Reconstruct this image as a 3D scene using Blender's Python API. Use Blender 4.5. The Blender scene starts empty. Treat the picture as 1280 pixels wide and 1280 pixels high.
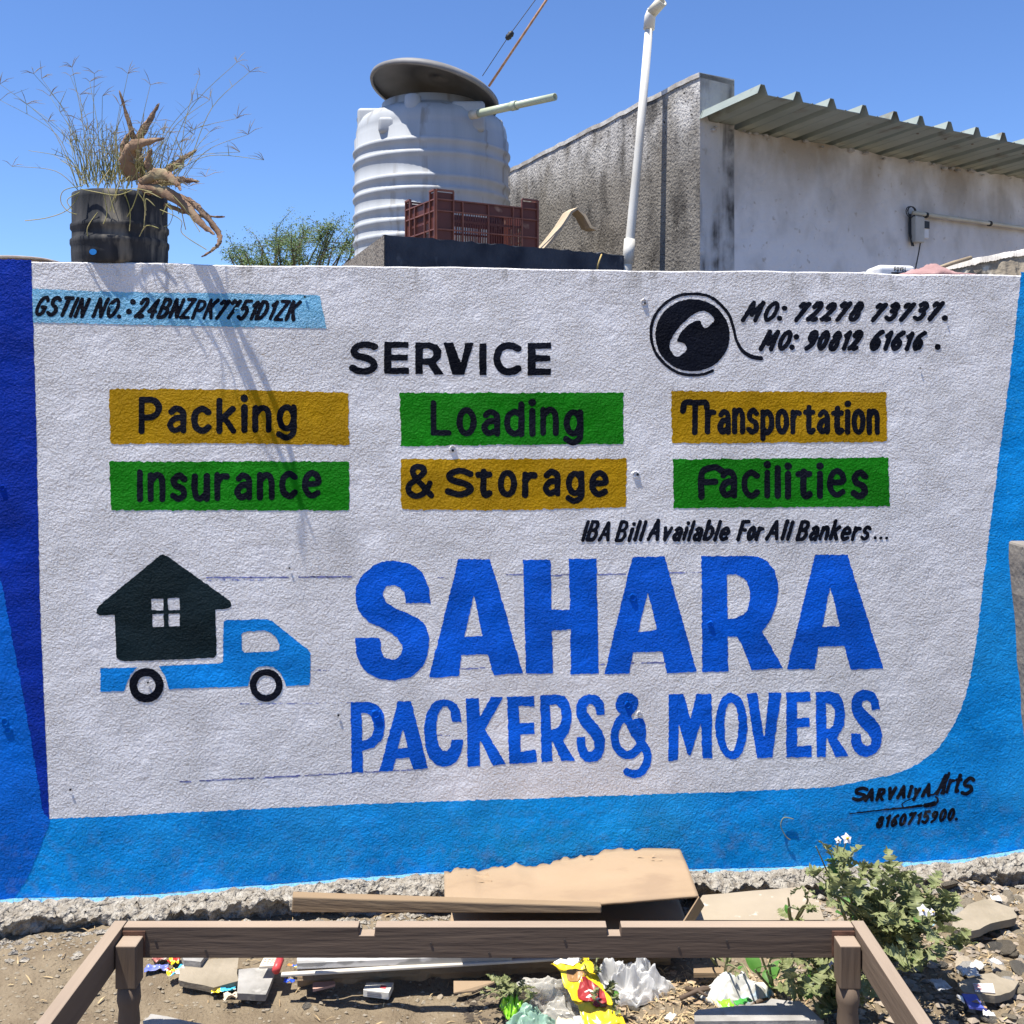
import bpy, math, random
import numpy as np
from mathutils import Vector, Matrix
random.seed(7); rng = np.random.default_rng(7)
S = bpy.context.scene
COL = S.collection
# ------------------------------------------------------------------ camera, sky, sun, exposure
EYE = 1.52; F = 1280.0; HZ = 500.0
cam = bpy.data.objects.new('camera', bpy.data.cameras.new('camera')); COL.objects.link(cam)
cam.location = (0, 0, EYE); cam.rotation_euler = (math.pi/2, 0, 0)
cam.data.sensor_width = 36; cam.data.lens = 36; cam.data.shift_y = -(640-HZ)/1280.0
cam.data.clip_start = 0.05; cam.data.clip_end = 3000
S.camera = cam
SUN = Vector((-0.30, -0.125, 1.0)).normalized()          # towards the sun
W = bpy.data.worlds.new('World'); S.world = W; W.use_nodes = True
wn = W.node_tree.nodes; wl = W.node_tree.links
bg = wn['Background']; sky = wn.new('ShaderNodeTexSky'); sky.sky_type = 'NISHITA'; sky.sun_disc = False
sky.sun_elevation = math.asin(SUN.z); sky.sun_rotation = math.atan2(SUN.x, SUN.y)
sky.altitude = 0; sky.air_density = 0.85; sky.dust_density = 0.1; sky.ozone_density = 6.0
sm_ = wn.new('ShaderNodeMix'); sm_.data_type = 'RGBA'; sm_.blend_type = 'MULTIPLY'; sm_.inputs[0].default_value = 1; sm_.inputs[7].default_value = (.80, .92, 1.12, 1)
wl.new(sky.outputs[0], sm_.inputs[6]); wl.new(sm_.outputs[2], bg.inputs[0]); bg.inputs[1].default_value = 0.098
sl = bpy.data.lights.new('sun', 'SUN'); sl.energy = 5.0; sl.angle = math.radians(0.5); sl.color = (1, 0.95, 0.87)
so = bpy.data.objects.new('sun', sl); COL.objects.link(so); so.rotation_euler = SUN.to_track_quat('Z', 'Y').to_euler()
S.view_settings.view_transform = 'Standard'; S.view_settings.look = 'None'
S.view_settings.gamma = 1; S.view_settings.use_curve_mapping = False; S.view_settings.exposure = 0.84
S.render.engine = 'CYCLES'
# ------------------------------------------------------------------ pixel helpers (measurements of the photograph -> metres)
def P(px, py, d): return Vector((d*(px-640)/F, d, EYE - d*(py-HZ)/F))
def G(px, py, z=0.0):
    d = (EYE-z)*F/(py-HZ); return Vector((d*(px-640)/F, d, z))
WU = Vector((math.cos(math.radians(5.97)), math.sin(math.radians(5.97)), 0)); WN = Vector((WU.y, -WU.x, 0)); W0 = Vector((-1.495, 2.99, 0))
WC = WN.dot(W0)
def wall_d(px): return WC/(WN.x*(px-640)/F + WN.y)
def Wp(X, Y, off=0.0):                                    # arrays of photo pixels -> points on the wall plane
    X = np.asarray(X, float); Y = np.asarray(Y, float)
    d = (WC+off)/(WN.x*(X-640)/F + WN.y)
    return np.stack([d*(X-640)/F, d, EYE - d*(Y-HZ)/F], -1)
E1 = Vector((0.870, 0.493, 0)); E2 = Vector((-0.493, 0.870, 0)); UP = Vector((0, 0, 1))
# ------------------------------------------------------------------ noise
def _h(i, j, k, s):
    n = (i*374761393 + j*668265263 + k*2147483647 + s*974711) & 0xffffffff
    n = ((n ^ (n >> 13))*1274126177) & 0xffffffff
    return ((n ^ (n >> 16)) & 0xffff)/65535.0
def vnoise(x, y, z=0, s=0):
    x = np.asarray(x, float); y = np.asarray(y, float); z = np.zeros_like(x)+z
    i, j, k = np.floor(x).astype(np.int64), np.floor(y).astype(np.int64), np.floor(z).astype(np.int64)
    u, v, w = x-i, y-j, z-k; u = u*u*(3-2*u); v = v*v*(3-2*v); w = w*w*(3-2*w); r = 0
    for a in (0, 1):
        for b in (0, 1):
            for c in (0, 1):
                r = r + _h(i+a, j+b, k+c, s)*(u if a else 1-u)*(v if b else 1-v)*(w if c else 1-w)
    return r-0.5
def fbm(x, y, z=0, o=4, s=0):
    r = 0; a = 1.0; f = 1.0
    for q in range(o):
        r = r + a*vnoise(np.asarray(x)*f, np.asarray(y)*f, np.asarray(z)*f, s+q); a *= .5; f *= 2.03
    return r
# ------------------------------------------------------------------ objects
def link(name, me, parent=None):
    o = bpy.data.objects.new(name, me); COL.objects.link(o)
    if parent is not None: o.parent = parent
    return o
def tag(o, label=None, cat=None, group=None, kind=None):
    if label: o['label'] = label
    if cat: o['category'] = cat
    if group: o['group'] = group
    if kind: o['kind'] = kind
    return o
def empty(name, loc, label, cat, group=None):
    o = bpy.data.objects.new(name, None); COL.objects.link(o); o.location = loc; o.empty_display_size = .05
    return tag(o, label, cat, group)
class MB:
    def __init__(s): s.v = []; s.f = []
    def add(s, v, f):
        n = len(s.v); s.v += [tuple(p) for p in v]; s.f += [tuple(i+n for i in q) for q in f]; return s
    def box(s, o, a, b, c):                                # corner o, edge vectors a b c
        o, a, b, c = Vector(o), Vector(a), Vector(b), Vector(c)
        v = [o, o+a, o+a+b, o+b, o+c, o+a+c, o+a+b+c, o+b+c]
        f = [(0,3,2,1),(4,5,6,7),(0,1,5,4),(1,2,6,5),(2,3,7,6),(3,0,4,7)]
        if a.cross(b).dot(c) < 0: f = [q[::-1] for q in f]
        return s.add(v, f)
    def tube(s, pts, r, n=8, cap=True, flat=1.0):
        pts = [Vector(p) for p in pts]; m = len(pts)
        if not hasattr(r, '__len__'): r = [r]*m
        v = []; f = []; prev = None
        for i, p in enumerate(pts):
            t = (pts[min(i+1, m-1)]-pts[max(i-1, 0)]).normalized()
            if prev is None:
                prev = t.orthogonal().normalized() if abs(t.z) > .9 else t.cross(UP).normalized()
            a = (prev - t*prev.dot(t)).normalized(); b = t.cross(a); prev = a
            for k in range(n):
                q = 2*math.pi*k/n; v.append(p + a*math.cos(q)*r[i] + b*math.sin(q)*r[i]*flat)
        for i in range(m-1):
            for k in range(n):
                k2 = (k+1) % n; f.append((i*n+k, i*n+k2, (i+1)*n+k2, (i+1)*n+k))
        if cap: f.append(tuple(range(n))[::-1]); f.append(tuple((m-1)*n+k for k in range(n)))
        return s.add(v, f)
    def lathe(s, prof, c=(0, 0, 0), n=48, M=None):
        c = Vector(c); v = []; f = []
        for r, z in prof:
            for k in range(n):
                q = 2*math.pi*k/n; p = Vector((r*math.cos(q), r*math.sin(q), z))
                v.append((M @ p if M else p) + c)
        for i in range(len(prof)-1):
            for k in range(n):
                k2 = (k+1) % n; f.append((i*n+k, i*n+k2, (i+1)*n+k2, (i+1)*n+k))
        return s.add(v, f)
    def prism(s, base, h):                                 # base: CCW list of points, h: vector
        base = [Vector(p) for p in base]; n = len(base); h = Vector(h)
        v = base + [p+h for p in base]
        f = [tuple(range(n))[::-1], tuple(range(n, 2*n))] + [(i, (i+1) % n, n+(i+1) % n, n+i) for i in range(n)]
        return s.add(v, f)
    def mesh(s, name, mat, smooth=False):
        me = bpy.data.meshes.new(name); me.from_pydata(s.v, [], s.f); me.materials.append(mat)
        if smooth: me.polygons.foreach_set('use_smooth', [True]*len(me.polygons))
        me.update(); return me
    def build(s, name, mat, parent=None, smooth=False, loc=None):
        if parent is not None or loc is not None:
            base = Vector(loc) if loc is not None else Vector((0, 0, 0))
            par = parent
            while par is not None: base = base + par.location; par = par.parent
            s.v = [tuple(Vector(p)-base) for p in s.v]
        o = link(name, s.mesh(name, mat, smooth), parent)
        if loc is not None: o.location = loc
        return o
def bevel(o, w=.003, seg=2):
    m = o.modifiers.new('bevel', 'BEVEL'); m.width = w; m.segments = seg; m.limit_method = 'ANGLE'; m.angle_limit = .6
    return o
def grid_obj(name, V, mat, parent=None, smooth=True):     # V: (n,m,3)
    n, m = V.shape[:2]; idx = np.arange(n*m).reshape(n, m)
    f = np.stack([idx[:-1, :-1], idx[1:, :-1], idx[1:, 1:], idx[:-1, 1:]], -1).reshape(-1, 4)
    me = bpy.data.meshes.new(name); me.from_pydata(V.reshape(-1, 3).tolist(), [], f.tolist()); me.materials.append(mat)
    if smooth: me.polygons.foreach_set('use_smooth', [True]*len(me.polygons))
    me.update(); return link(name, me, parent)
# ------------------------------------------------------------------ materials
def mat(name, c1, c2=None, scale=6, rough=.7, bump=0.0, bscale=60, spec=.35, mid=.5, width=.25, c3=None, c3scale=30, c3amt=.5,
        alpha=1, trans=0, stretch=(1, 1, 1), metallic=0, detail=6, sheen=0, trl=0):
    m = bpy.data.materials.new(name); m.use_nodes = True; N = m.node_tree.nodes; L = m.node_tree.links
    b = N['Principled BSDF']; b.inputs['Roughness'].default_value = rough; b.inputs['Specular IOR Level'].default_value = spec
    b.inputs['Metallic'].default_value = metallic; b.inputs['Alpha'].default_value = alpha; b.inputs['Transmission Weight'].default_value = trans
    tc = N.new('ShaderNodeTexCoord'); mp = N.new('ShaderNodeMapping'); mp.inputs['Scale'].default_value = stretch
    L.new(tc.outputs['Object'], mp.inputs[0])
    def ramp(out, a, z):
        r = N.new('ShaderNodeMapRange'); r.inputs[1].default_value = a; r.inputs[2].default_value = z; L.new(out, r.inputs[0]); return r.outputs[0]
    def noise(sc, d=6):
        n = N.new('ShaderNodeTexNoise'); n.inputs['Scale'].default_value = sc; n.inputs['Detail'].default_value = d; L.new(mp.outputs[0], n.inputs[0]); return n.outputs[0]
    col = None
    if c2:
        mx = N.new('ShaderNodeMix'); mx.data_type = 'RGBA'; mx.inputs[6].default_value = (*c1, 1); mx.inputs[7].default_value = (*c2, 1)
        L.new(ramp(noise(scale, detail), mid-width/2, mid+width/2), mx.inputs[0]); col = mx.outputs[2]
        if c3:
            m2 = N.new('ShaderNodeMix'); m2.data_type = 'RGBA'; L.new(col, m2.inputs[6]); m2.inputs[7].default_value = (*c3, 1)
            L.new(ramp(noise(c3scale), 1-c3amt, 1-c3amt+.12), m2.inputs[0]); col = m2.outputs[2]
        L.new(col, b.inputs['Base Color'])
    else: b.inputs['Base Color'].default_value = (*c1, 1)
    if bump:
        bp = N.new('ShaderNodeBump'); bp.inputs['Distance'].default_value = bump; L.new(noise(bscale, 4), bp.inputs['Height']); L.new(bp.outputs[0], b.inputs['Normal'])
    if trl:
        t = N.new('ShaderNodeBsdfTranslucent'); t.inputs[0].default_value = (*c1, 1)
        if col: L.new(col, t.inputs[0])
        ms = N.new('ShaderNodeMixShader'); ms.inputs[0].default_value = trl
        L.new(b.outputs[0], ms.inputs[1]); L.new(t.outputs[0], ms.inputs[2]); L.new(ms.outputs[0], N['Material Output'].inputs[0])
    return m
def paint_mat(name, c, var=.14, rough=.55, spec=.3, glint=None, grime=0.0):
    """paint brushed over the same stucco: every coat shares the wall's relief (world position)"""
    m = bpy.data.materials.new(name); m.use_nodes = True; N = m.node_tree.nodes; L = m.node_tree.links
    b = N['Principled BSDF']; b.inputs['Roughness'].default_value = rough; b.inputs['Specular IOR Level'].default_value = spec
    g = N.new('ShaderNodeNewGeometry'); pos = g.outputs['Position']
    def noise(sc, d=4, st=None, ro=.5):
        n = N.new('ShaderNodeTexNoise'); n.inputs['Scale'].default_value = sc; n.inputs['Detail'].default_value = d; n.inputs['Roughness'].default_value = ro
        if st:
            mp = N.new('ShaderNodeMapping'); mp.inputs['Scale'].default_value = st; L.new(pos, mp.inputs[0]); L.new(mp.outputs[0], n.inputs[0])
        else: L.new(pos, n.inputs[0])
        return n.outputs[0]
    def mr(o, a, z, p=0, q=1):
        r = N.new('ShaderNodeMapRange'); r.inputs[1].default_value = a; r.inputs[2].default_value = z; r.inputs[3].default_value = p; r.inputs[4].default_value = q; L.new(o, r.inputs[0]); return r.outputs[0]
    def mixc(f, a, z):
        x = N.new('ShaderNodeMix'); x.data_type = 'RGBA'; L.new(f, x.inputs[0])
        for i, k in ((6, a), (7, z)):
            if isinstance(k, tuple): x.inputs[i].default_value = (*k, 1)
            else: L.new(k, x.inputs[i])
        return x.outputs[2]
    lo = tuple(max(0, k*(1-var)) for k in c); hi = tuple(min(.9, k*(1+var)+.004) for k in c)
    col = mixc(mr(noise(5, 6, (1, 1, 2.2)), .35, .65), lo, hi)
    if glint:                                             # pale specks: glints of the stucco put into the colour
        col = mixc(mr(noise(90, 5), .60, .74), col, glint)
    if grime:
        col = mixc(mr(noise(3.2, 9, (1.6, 1.6, .8)), .58, .78, 0, grime), col, tuple(k*.45+.05 for k in c))
    sz = N.new('ShaderNodeSeparateXYZ'); L.new(pos, sz.inputs[0])     # mud splashed and wicked up from the soil
    mu = N.new('ShaderNodeMath'); mu.operation = 'MULTIPLY'; L.new(mr(sz.outputs[2], .34, .05, 0, 1), mu.inputs[0]); L.new(mr(noise(34, 6), .50, .72, 0, .28), mu.inputs[1])
    col = mixc(mu.outputs[0], col, (.26, .24, .20))
    if grime:                                             # drips under the top edge, wear lines
        dp = N.new('ShaderNodeMath'); dp.operation = 'MULTIPLY'; L.new(mr(sz.outputs[2], 1.83, 1.925), dp.inputs[0]); L.new(mr(noise(30, 4, (1, 1, .25)), .56, .66, 0, .6), dp.inputs[1]); col = mixc(dp.outputs[0], col, (.30, .28, .25))
    if glint: col = mixc(mr(noise(2.6, 5, (1, 1, 1.5)), .45, .72, 0, .45), col, glint)  # broad paler patches, sheen put into the colour
    L.new(col, b.inputs['Base Color'])
    # relief: sprayed stucco grains, trowel waves
    ad = N.new('ShaderNodeMath'); ad.operation = 'MULTIPLY_ADD'
    patch = mr(noise(7, 3), .32, .62, .45, 1.15)
    fine = N.new('ShaderNodeMath'); fine.operation = 'MULTIPLY'; L.new(noise(138, 3, None, .62), fine.inputs[0]); L.new(patch, fine.inputs[1])
    L.new(noise(22, 2), ad.inputs[0]); ad.inputs[1].default_value = .8; L.new(fine.outputs[0], ad.inputs[2])
    bp = N.new('ShaderNodeBump'); bp.inputs['Strength'].default_value = 1.0; bp.inputs['Distance'].default_value = STUCCO
    L.new(ad.outputs[0], bp.inputs['Height']); L.new(bp.outputs[0], b.inputs['Normal'])
    return m
STUCCO = .0135
BLACK = paint_mat('black_paint', (.004, .006, .014), .3, .65, .04)
WHITE = paint_mat('white_paint', (.82, .80, .79), .05, .6, .3, None, .35)
LBLUE = paint_mat('light_blue_paint', (.002, .30, .80), .16, .6, .06, (.04, .43, .84))
MBLUE = paint_mat('mid_blue_paint', (.0, .15, .66), .15, .6, .06)
DBLUE = paint_mat('dark_blue_paint', (.0, .032, .36), .2, .6, .06)
LETTER = paint_mat('letter_blue_paint', (.0, .118, .70), .2, .6, .06)
SKYBAND = paint_mat('sky_blue_paint', (.17, .50, .74), .08, .5, .35)
MUSTARD = paint_mat('mustard_paint', (.47, .26, .003), .10, .6, .06)
GREEN = paint_mat('green_paint', (.007, .22, .004), .15, .6, .06)
HOUSE = paint_mat('slate_paint', (.008, .020, .025), .2, .6, .05)
TRUCKB = paint_mat('truck_blue_paint', (.002, .26, .78), .2, .6, .06)
PENCIL = paint_mat('pencil_blue', (.20, .22, .50), .2, .6, .2)
def wood(name, c1, c2, axis=0, bump=.002):
    st = [14, 14, 14]; st[axis] = 1.0
    return mat(name, c1, c2, 2.0, .8, bump, 7, .2, .5, .6, tuple(k*.4 for k in c1), 1.3, .34, stretch=tuple(k if k == 1 else 11 for k in st), detail=9)
WOODX = wood('weathered_wood', (.135, .098, .072), (.085, .060, .044))
WOODT = wood('sunlit_top_wood', (.36, .28, .21), (.26, .20, .15))  # paler copy of the rail wood, sunlight on top faces put into the colour
WOODY = wood('weathered_wood_side', (.17, .125, .09), (.11, .08, .058), 1)
WOODTY = wood('sunlit_top_wood_side', (.33, .26, .195), (.24, .185, .14), 1)  # same sun-toned copy for the side rails
WOODZ = wood('post_wood', (.17, .125, .09), (.10, .072, .052), 2)
def sunlit_tops(o, m):  # gives upward faces the paler copy, painting in the sun from above
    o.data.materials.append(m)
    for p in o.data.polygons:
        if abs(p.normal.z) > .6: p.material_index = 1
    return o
# ------------------------------------------------------------------ ground
def axis(lo, hi, step, far):
    a = list(np.arange(lo, hi+step/2, step)); s = step; x = lo; L_ = []
    while x > -far: s *= 1.5; x -= s; L_.append(x)
    s = step; x = a[-1]; R_ = []
    while x < far: s *= 1.5; x += s; R_.append(x)
    return np.array(L_[::-1]+a+R_)
def ground_h(X, Y):
    n = fbm(X*3.1, Y*3.1, 0, 3, 3)*.028 + fbm(X*17, Y*17, 0, 4, 9)*.012
    rubble = np.clip((X-.2)/.6, 0, 1); n = n + rubble*np.maximum(fbm(X*26, Y*26, 0, 3, 21), 0)*.035
    return n*np.clip(1.4-np.hypot(X, Y-2.5)/6, .0, 1)
gx = axis(-2.1, 2.1, .012, 900); gy = axis(2.15, 3.35, .012, 1500)
GX, GY = np.meshgrid(gx, gy, indexing='ij')
soil = mat('dry_soil', (.235, .19, .13), (.15, .116, .078), 9, .95, .008, 110, .05, .5, .4, (.10, .075, .05), 70, .40)
ground = grid_obj('ground', np.stack([GX, GY, ground_h(GX, GY)-.004], -1), soil)
tag(ground, 'dry tan soil strewn with grit below the painted wall', kind='structure')
def gz(x, y): return float(ground_h(np.array([x]), np.array([y]))[0])-.004
# ------------------------------------------------------------------ the painted wall
wall = empty('painted_wall', tuple(W0), 'white and blue rendered wall hand painted with a packers and movers advertisement', 'wall')
TOPZ = 1.925
def body():
    m = MB(); n = 260; a, z = -1.6, 4.4; T = []; B = []
    k = np.linspace(a, z, n); top = TOPZ + fbm(k*5, k*0, 0, 4, 5)*.006
    v = []
    for i in range(n):
        p = W0 + WU*float(k[i]); bk = p - WN*.20
        v += [(p.x, p.y, -.3), (p.x, p.y, float(top[i])-.004), (p.x-WN.x*.006, p.y-WN.y*.006, float(top[i])), (bk.x, bk.y, float(top[i])+.002), (bk.x, bk.y, -.3)]
    f = []
    for i in range(n-1):
        for j in range(4): f.append((i*5+j, (i+1)*5+j, (i+1)*5+j+1, i*5+j+1))
    f += [(0, 1, 2, 3, 4), tuple((n-1)*5+j for j in (4, 3, 2, 1, 0))]
    m.add(v, f); return m
body().build('wall_body', WHITE, wall)
# distance-field brushwork: every painted mark is a thin coat on the wall
def cat(p, closed=False, k=7):
    p = [np.array(q, float) for q in p]; n = len(p)
    if n < 3: return p
    out = []; R = range(n if closed else n-1)
    for i in R:
        a, b, c, d = (p[(i-1) % n], p[i], p[(i+1) % n], p[(i+2) % n]) if closed else (p[max(i-1, 0)], p[i], p[i+1], p[min(i+2, n-1)])
        for t in np.linspace(0, 1, k, endpoint=False):
            out.append(.5*((2*b)+(-a+c)*t+(2*a-5*b+4*c-d)*t*t+(-a+3*b-3*c+d)*t**3))
    out.append(out[0] if closed else p[-1]); return out
def segd(X, Y, a, b):
    dx, dy = b[0]-a[0], b[1]-a[1]; L2 = dx*dx+dy*dy+1e-9
    t = np.clip(((X-a[0])*dx+(Y-a[1])*dy)/L2, 0, 1); return np.hypot(X-a[0]-t*dx, Y-a[1]-t*dy), t
def poly_field(loops, rnd=0):
    def fn(X, Y):
        D = np.full(X.shape, 1e9); ins = np.zeros(X.shape, bool)
        for lp in loops:
            n = len(lp)
            for i in range(n):
                a, b = lp[i], lp[(i+1) % n]; D = np.minimum(D, segd(X, Y, a, b)[0])
                if a[1] != b[1]:
                    c = ((a[1] > Y) != (b[1] > Y)) & (X < (b[0]-a[0])*(Y-a[1])/(b[1]-a[1])+a[0]); ins ^= c
        return np.where(ins, -D, D)-rnd
    pts = [p for lp in loops for p in lp]
    return fn, pts, rnd
def stroke_field(strokes):                                # (points, radius) or (points, r0, r1)
    def fn(X, Y):
        D = np.full(X.shape, 1e9)
        for s in strokes:
            p = s[0]; r0 = s[1]; r1 = s[2] if len(s) > 2 else r0; n = max(1, len(p)-1)
            for i in range(len(p)-1):
                d, t = segd(X, Y, p[i], p[i+1]); u = (i+t)/n; D = np.minimum(D, d-(r0+(r1-r0)*u))
            if len(p) == 1: D = np.minimum(D, np.hypot(X-p[0][0], Y-p[0][1])-r0)
        return D
    return fn, [q for s in strokes for q in s[0]], max(s[1] for s in strokes)
NAREA = []
def coat(name, fields, material, layer, cell=1.0, rough=.45, cut=None, label=None):
    """marching squares over the union of fields -> one thin mesh on the wall"""
    V = []; Fc = []
    for fn, pts, pad in fields:
        P_ = np.array([tuple(q) for q in pts], float); pad += 3
        x0, y0 = P_.min(0)-pad; x1, y1 = P_.max(0)+pad
        x0 = math.floor(x0/cell)*cell; y0 = math.floor(y0/cell)*cell
        xs = np.arange(x0, x1+cell, cell); ys = np.arange(y0, y1+cell, cell)
        X, Y = np.meshgrid(xs, ys, indexing='ij'); D = fn(X, Y)
        D = D + rough*2.2*fbm(X*.30, Y*.30, 0, 3, 31) + rough*1.2*fbm(X*.06, Y*.06, 0, 2, 77)
        if cut: D = np.maximum(D, -cut[0](X, Y))
        I = D < 0; cnt = I[:-1, :-1]*1+I[1:, :-1]+I[1:, 1:]+I[:-1, 1:]
        full = cnt == 4
        for j in range(full.shape[1]):
            col = full[:, j]
            if not col.any(): continue
            e = np.flatnonzero(np.diff(np.concatenate([[0], col.astype(int), [0]])))
            for a, b in zip(e[::2], e[1::2]):
                n = len(V); V += [(xs[a], ys[j]), (xs[a], ys[j+1]), (xs[b], ys[j+1]), (xs[b], ys[j])]; Fc.append((n, n+1, n+2, n+3))
        for i, j in np.argwhere((cnt > 0) & (cnt < 4)):
            cs = ((i, j), (i, j+1), (i+1, j+1), (i+1, j)); poly = []
            for q in range(4):
                a, b = cs[q], cs[(q+1) % 4]; da, db = D[a], D[b]
                if da < 0: poly.append((xs[a[0]], ys[a[1]]))
                if (da < 0) != (db < 0):
                    t = da/(da-db); poly.append((xs[a[0]]+(xs[b[0]]-xs[a[0]])*t, ys[a[1]]+(ys[b[1]]-ys[a[1]])*t))
            if len(poly) >= 3: n = len(V); V += poly; Fc.append(tuple(range(n, n+len(poly))))
    A = np.array(V); W3 = Wp(A[:, 0], A[:, 1], .00025*layer) - np.array(W0)
    me = bpy.data.meshes.new(name); me.from_pydata(W3.tolist(), [], Fc); me.materials.append(material); me.update()
    NAREA.append((name, len(Fc))); o = link(name, me, wall)
    if label: o['label'] = label
    return o
WB = [(-260, 1138), (0, 1124), (60, 1121), (120, 1122), (200, 1117), (280, 1110), (360, 1104), (430, 1098), (500, 1093), (555, 1090), (700, 1087), (900, 1086), (1020, 1082), (1100, 1079), (1200, 1074), (1250, 1066), (1300, 1058), (1700, 1040)]
Z = lambda ox, oy, s, pts: [(ox+x/s, oy+y/s) for x, y in pts]
corner = cat([(1276, 346), (1262, 470), (1240, 640), (1230, 720), (1221, 800), (1212, 850), (1195, 900), (1168, 940), (1128, 964), (1080, 976), (1040, 984)], False, 5)
blue = [tuple(p) for p in corner] + [(900, 990), (700, 997), (500, 1003), (300, 1012), (62, 1024), (40, 1026), (10, 1130)] + WB[1:] + [(1700, 340), (1276, 340)]
coat('light_blue_border', [poly_field([blue])], LBLUE, 1, 2.0, .8)
coat('dark_blue_stripe', [poly_field([[(-260, 318), (39, 325), (45, 520), (50, 760), (56, 900), (61.5, 1024), (48, 1018), (30, 930), (10, 830), (-8, 680), (-260, 330)]])], DBLUE, 2, 1.5, .5)
coat('mid_blue_panel', [poly_field([[(-260, 401), (-.4, 717), (21.5, 831), (39.5, 931), (53, 1012), (62, 1026), (50, 1060), (38, 1090), (18, 1123.5), (-260, 1138)]])], MBLUE, 3, 1.5, .9)
coat('sky_blue_band', [poly_field([[(40, 361), (150, 365), (290, 367), (400, 369), (408, 410), (250, 408), (41, 403)]])], SKYBAND, 2, 1.2, .7)
B_ = {'mustard_box': [[(136, 486), (300, 487), (436, 491), (436, 556), (250, 554), (138, 555)], [(501, 574), (783, 573), (783, 634), (640, 638), (501, 637)], [(839, 489), (1108, 490), (1109, 552), (900, 554), (840, 554)]],
      'green_box': [[(137, 577), (436, 577), (437, 638), (139, 638)], [(500, 491), (779, 491), (779, 555), (620, 556), (501, 558)], [(841, 574), (1110, 572), (1112, 633), (842, 635)]]}
for k, m in (('mustard_box', MUSTARD), ('green_box', GREEN)):
    for lp in B_[k]: coat(k, [poly_field([lp])], m, 2, 1.2, .8)
# --- large letters traced from the wall
za = lambda pts: Z(420, 670, 3.556, pts); zb = lambda pts: Z(740, 670, 3.368, pts)
sm = lambda pts: [tuple(q) for q in cat(pts, True, 4)][:-1]
BIG = [
 [za([(420,298),(412,230),(385,165),(355,137),(320,119),(255,110),(210,114),(170,128),(115,175),(90,225),(85,262),(95,320),(117,356),(150,385),(230,422),(270,450),(292,480),(297,505),(285,535),(268,547),(245,549),(215,538),(200,505),(195,452),(85,452),(90,520),(108,570),(140,610),(200,638),(260,643),(330,628),(385,585),(408,530),(415,462),(405,410),(385,380),(350,357),(270,325),(225,298),(207,262),(212,238),(230,222),(258,218),(285,228),(303,252),(312,300)])],
 [za([(543,103),(685,103),(832,610),(700,620),(675,525),(558,530),(545,622),(413,630)]), za([(613,262),(572,448),(650,445)])],
 [za([(832,106),(955,104),(957,328),(1040,330),(1035,102),(1158,100),(1167,612),(1043,614),(1042,415),(960,422),(965,611),(845,612)])],
 [zb([(170,88),(305,86),(442,572),(315,578),(298,487),(172,490),(157,579),(52,582)]), zb([(235,238),(196,402),(275,396)])],
 [zb([(460,84),(660,84),(705,90),(740,110),(765,140),(780,180),(785,225),(780,275),(768,320),(745,365),(717,402),(805,556),(672,564),(628,455),(612,425),(572,424),(574,570),(464,573)]), zb([(568,164),(605,163),(635,175),(655,198),(664,230),(664,275),(655,310),(638,332),(605,347),(570,350)])],
 [zb([(940,78),(1075,78),(1226,557),(1090,563),(1062,463),(952,466),(937,561),(820,561)]), zb([(1002,212),(970,382),(1045,380)])]]
coat('headline_lettering', [poly_field(l) for l in BIG], LETTER, 2, 1.0, .55, label='large blue painted word SAHARA')
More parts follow.
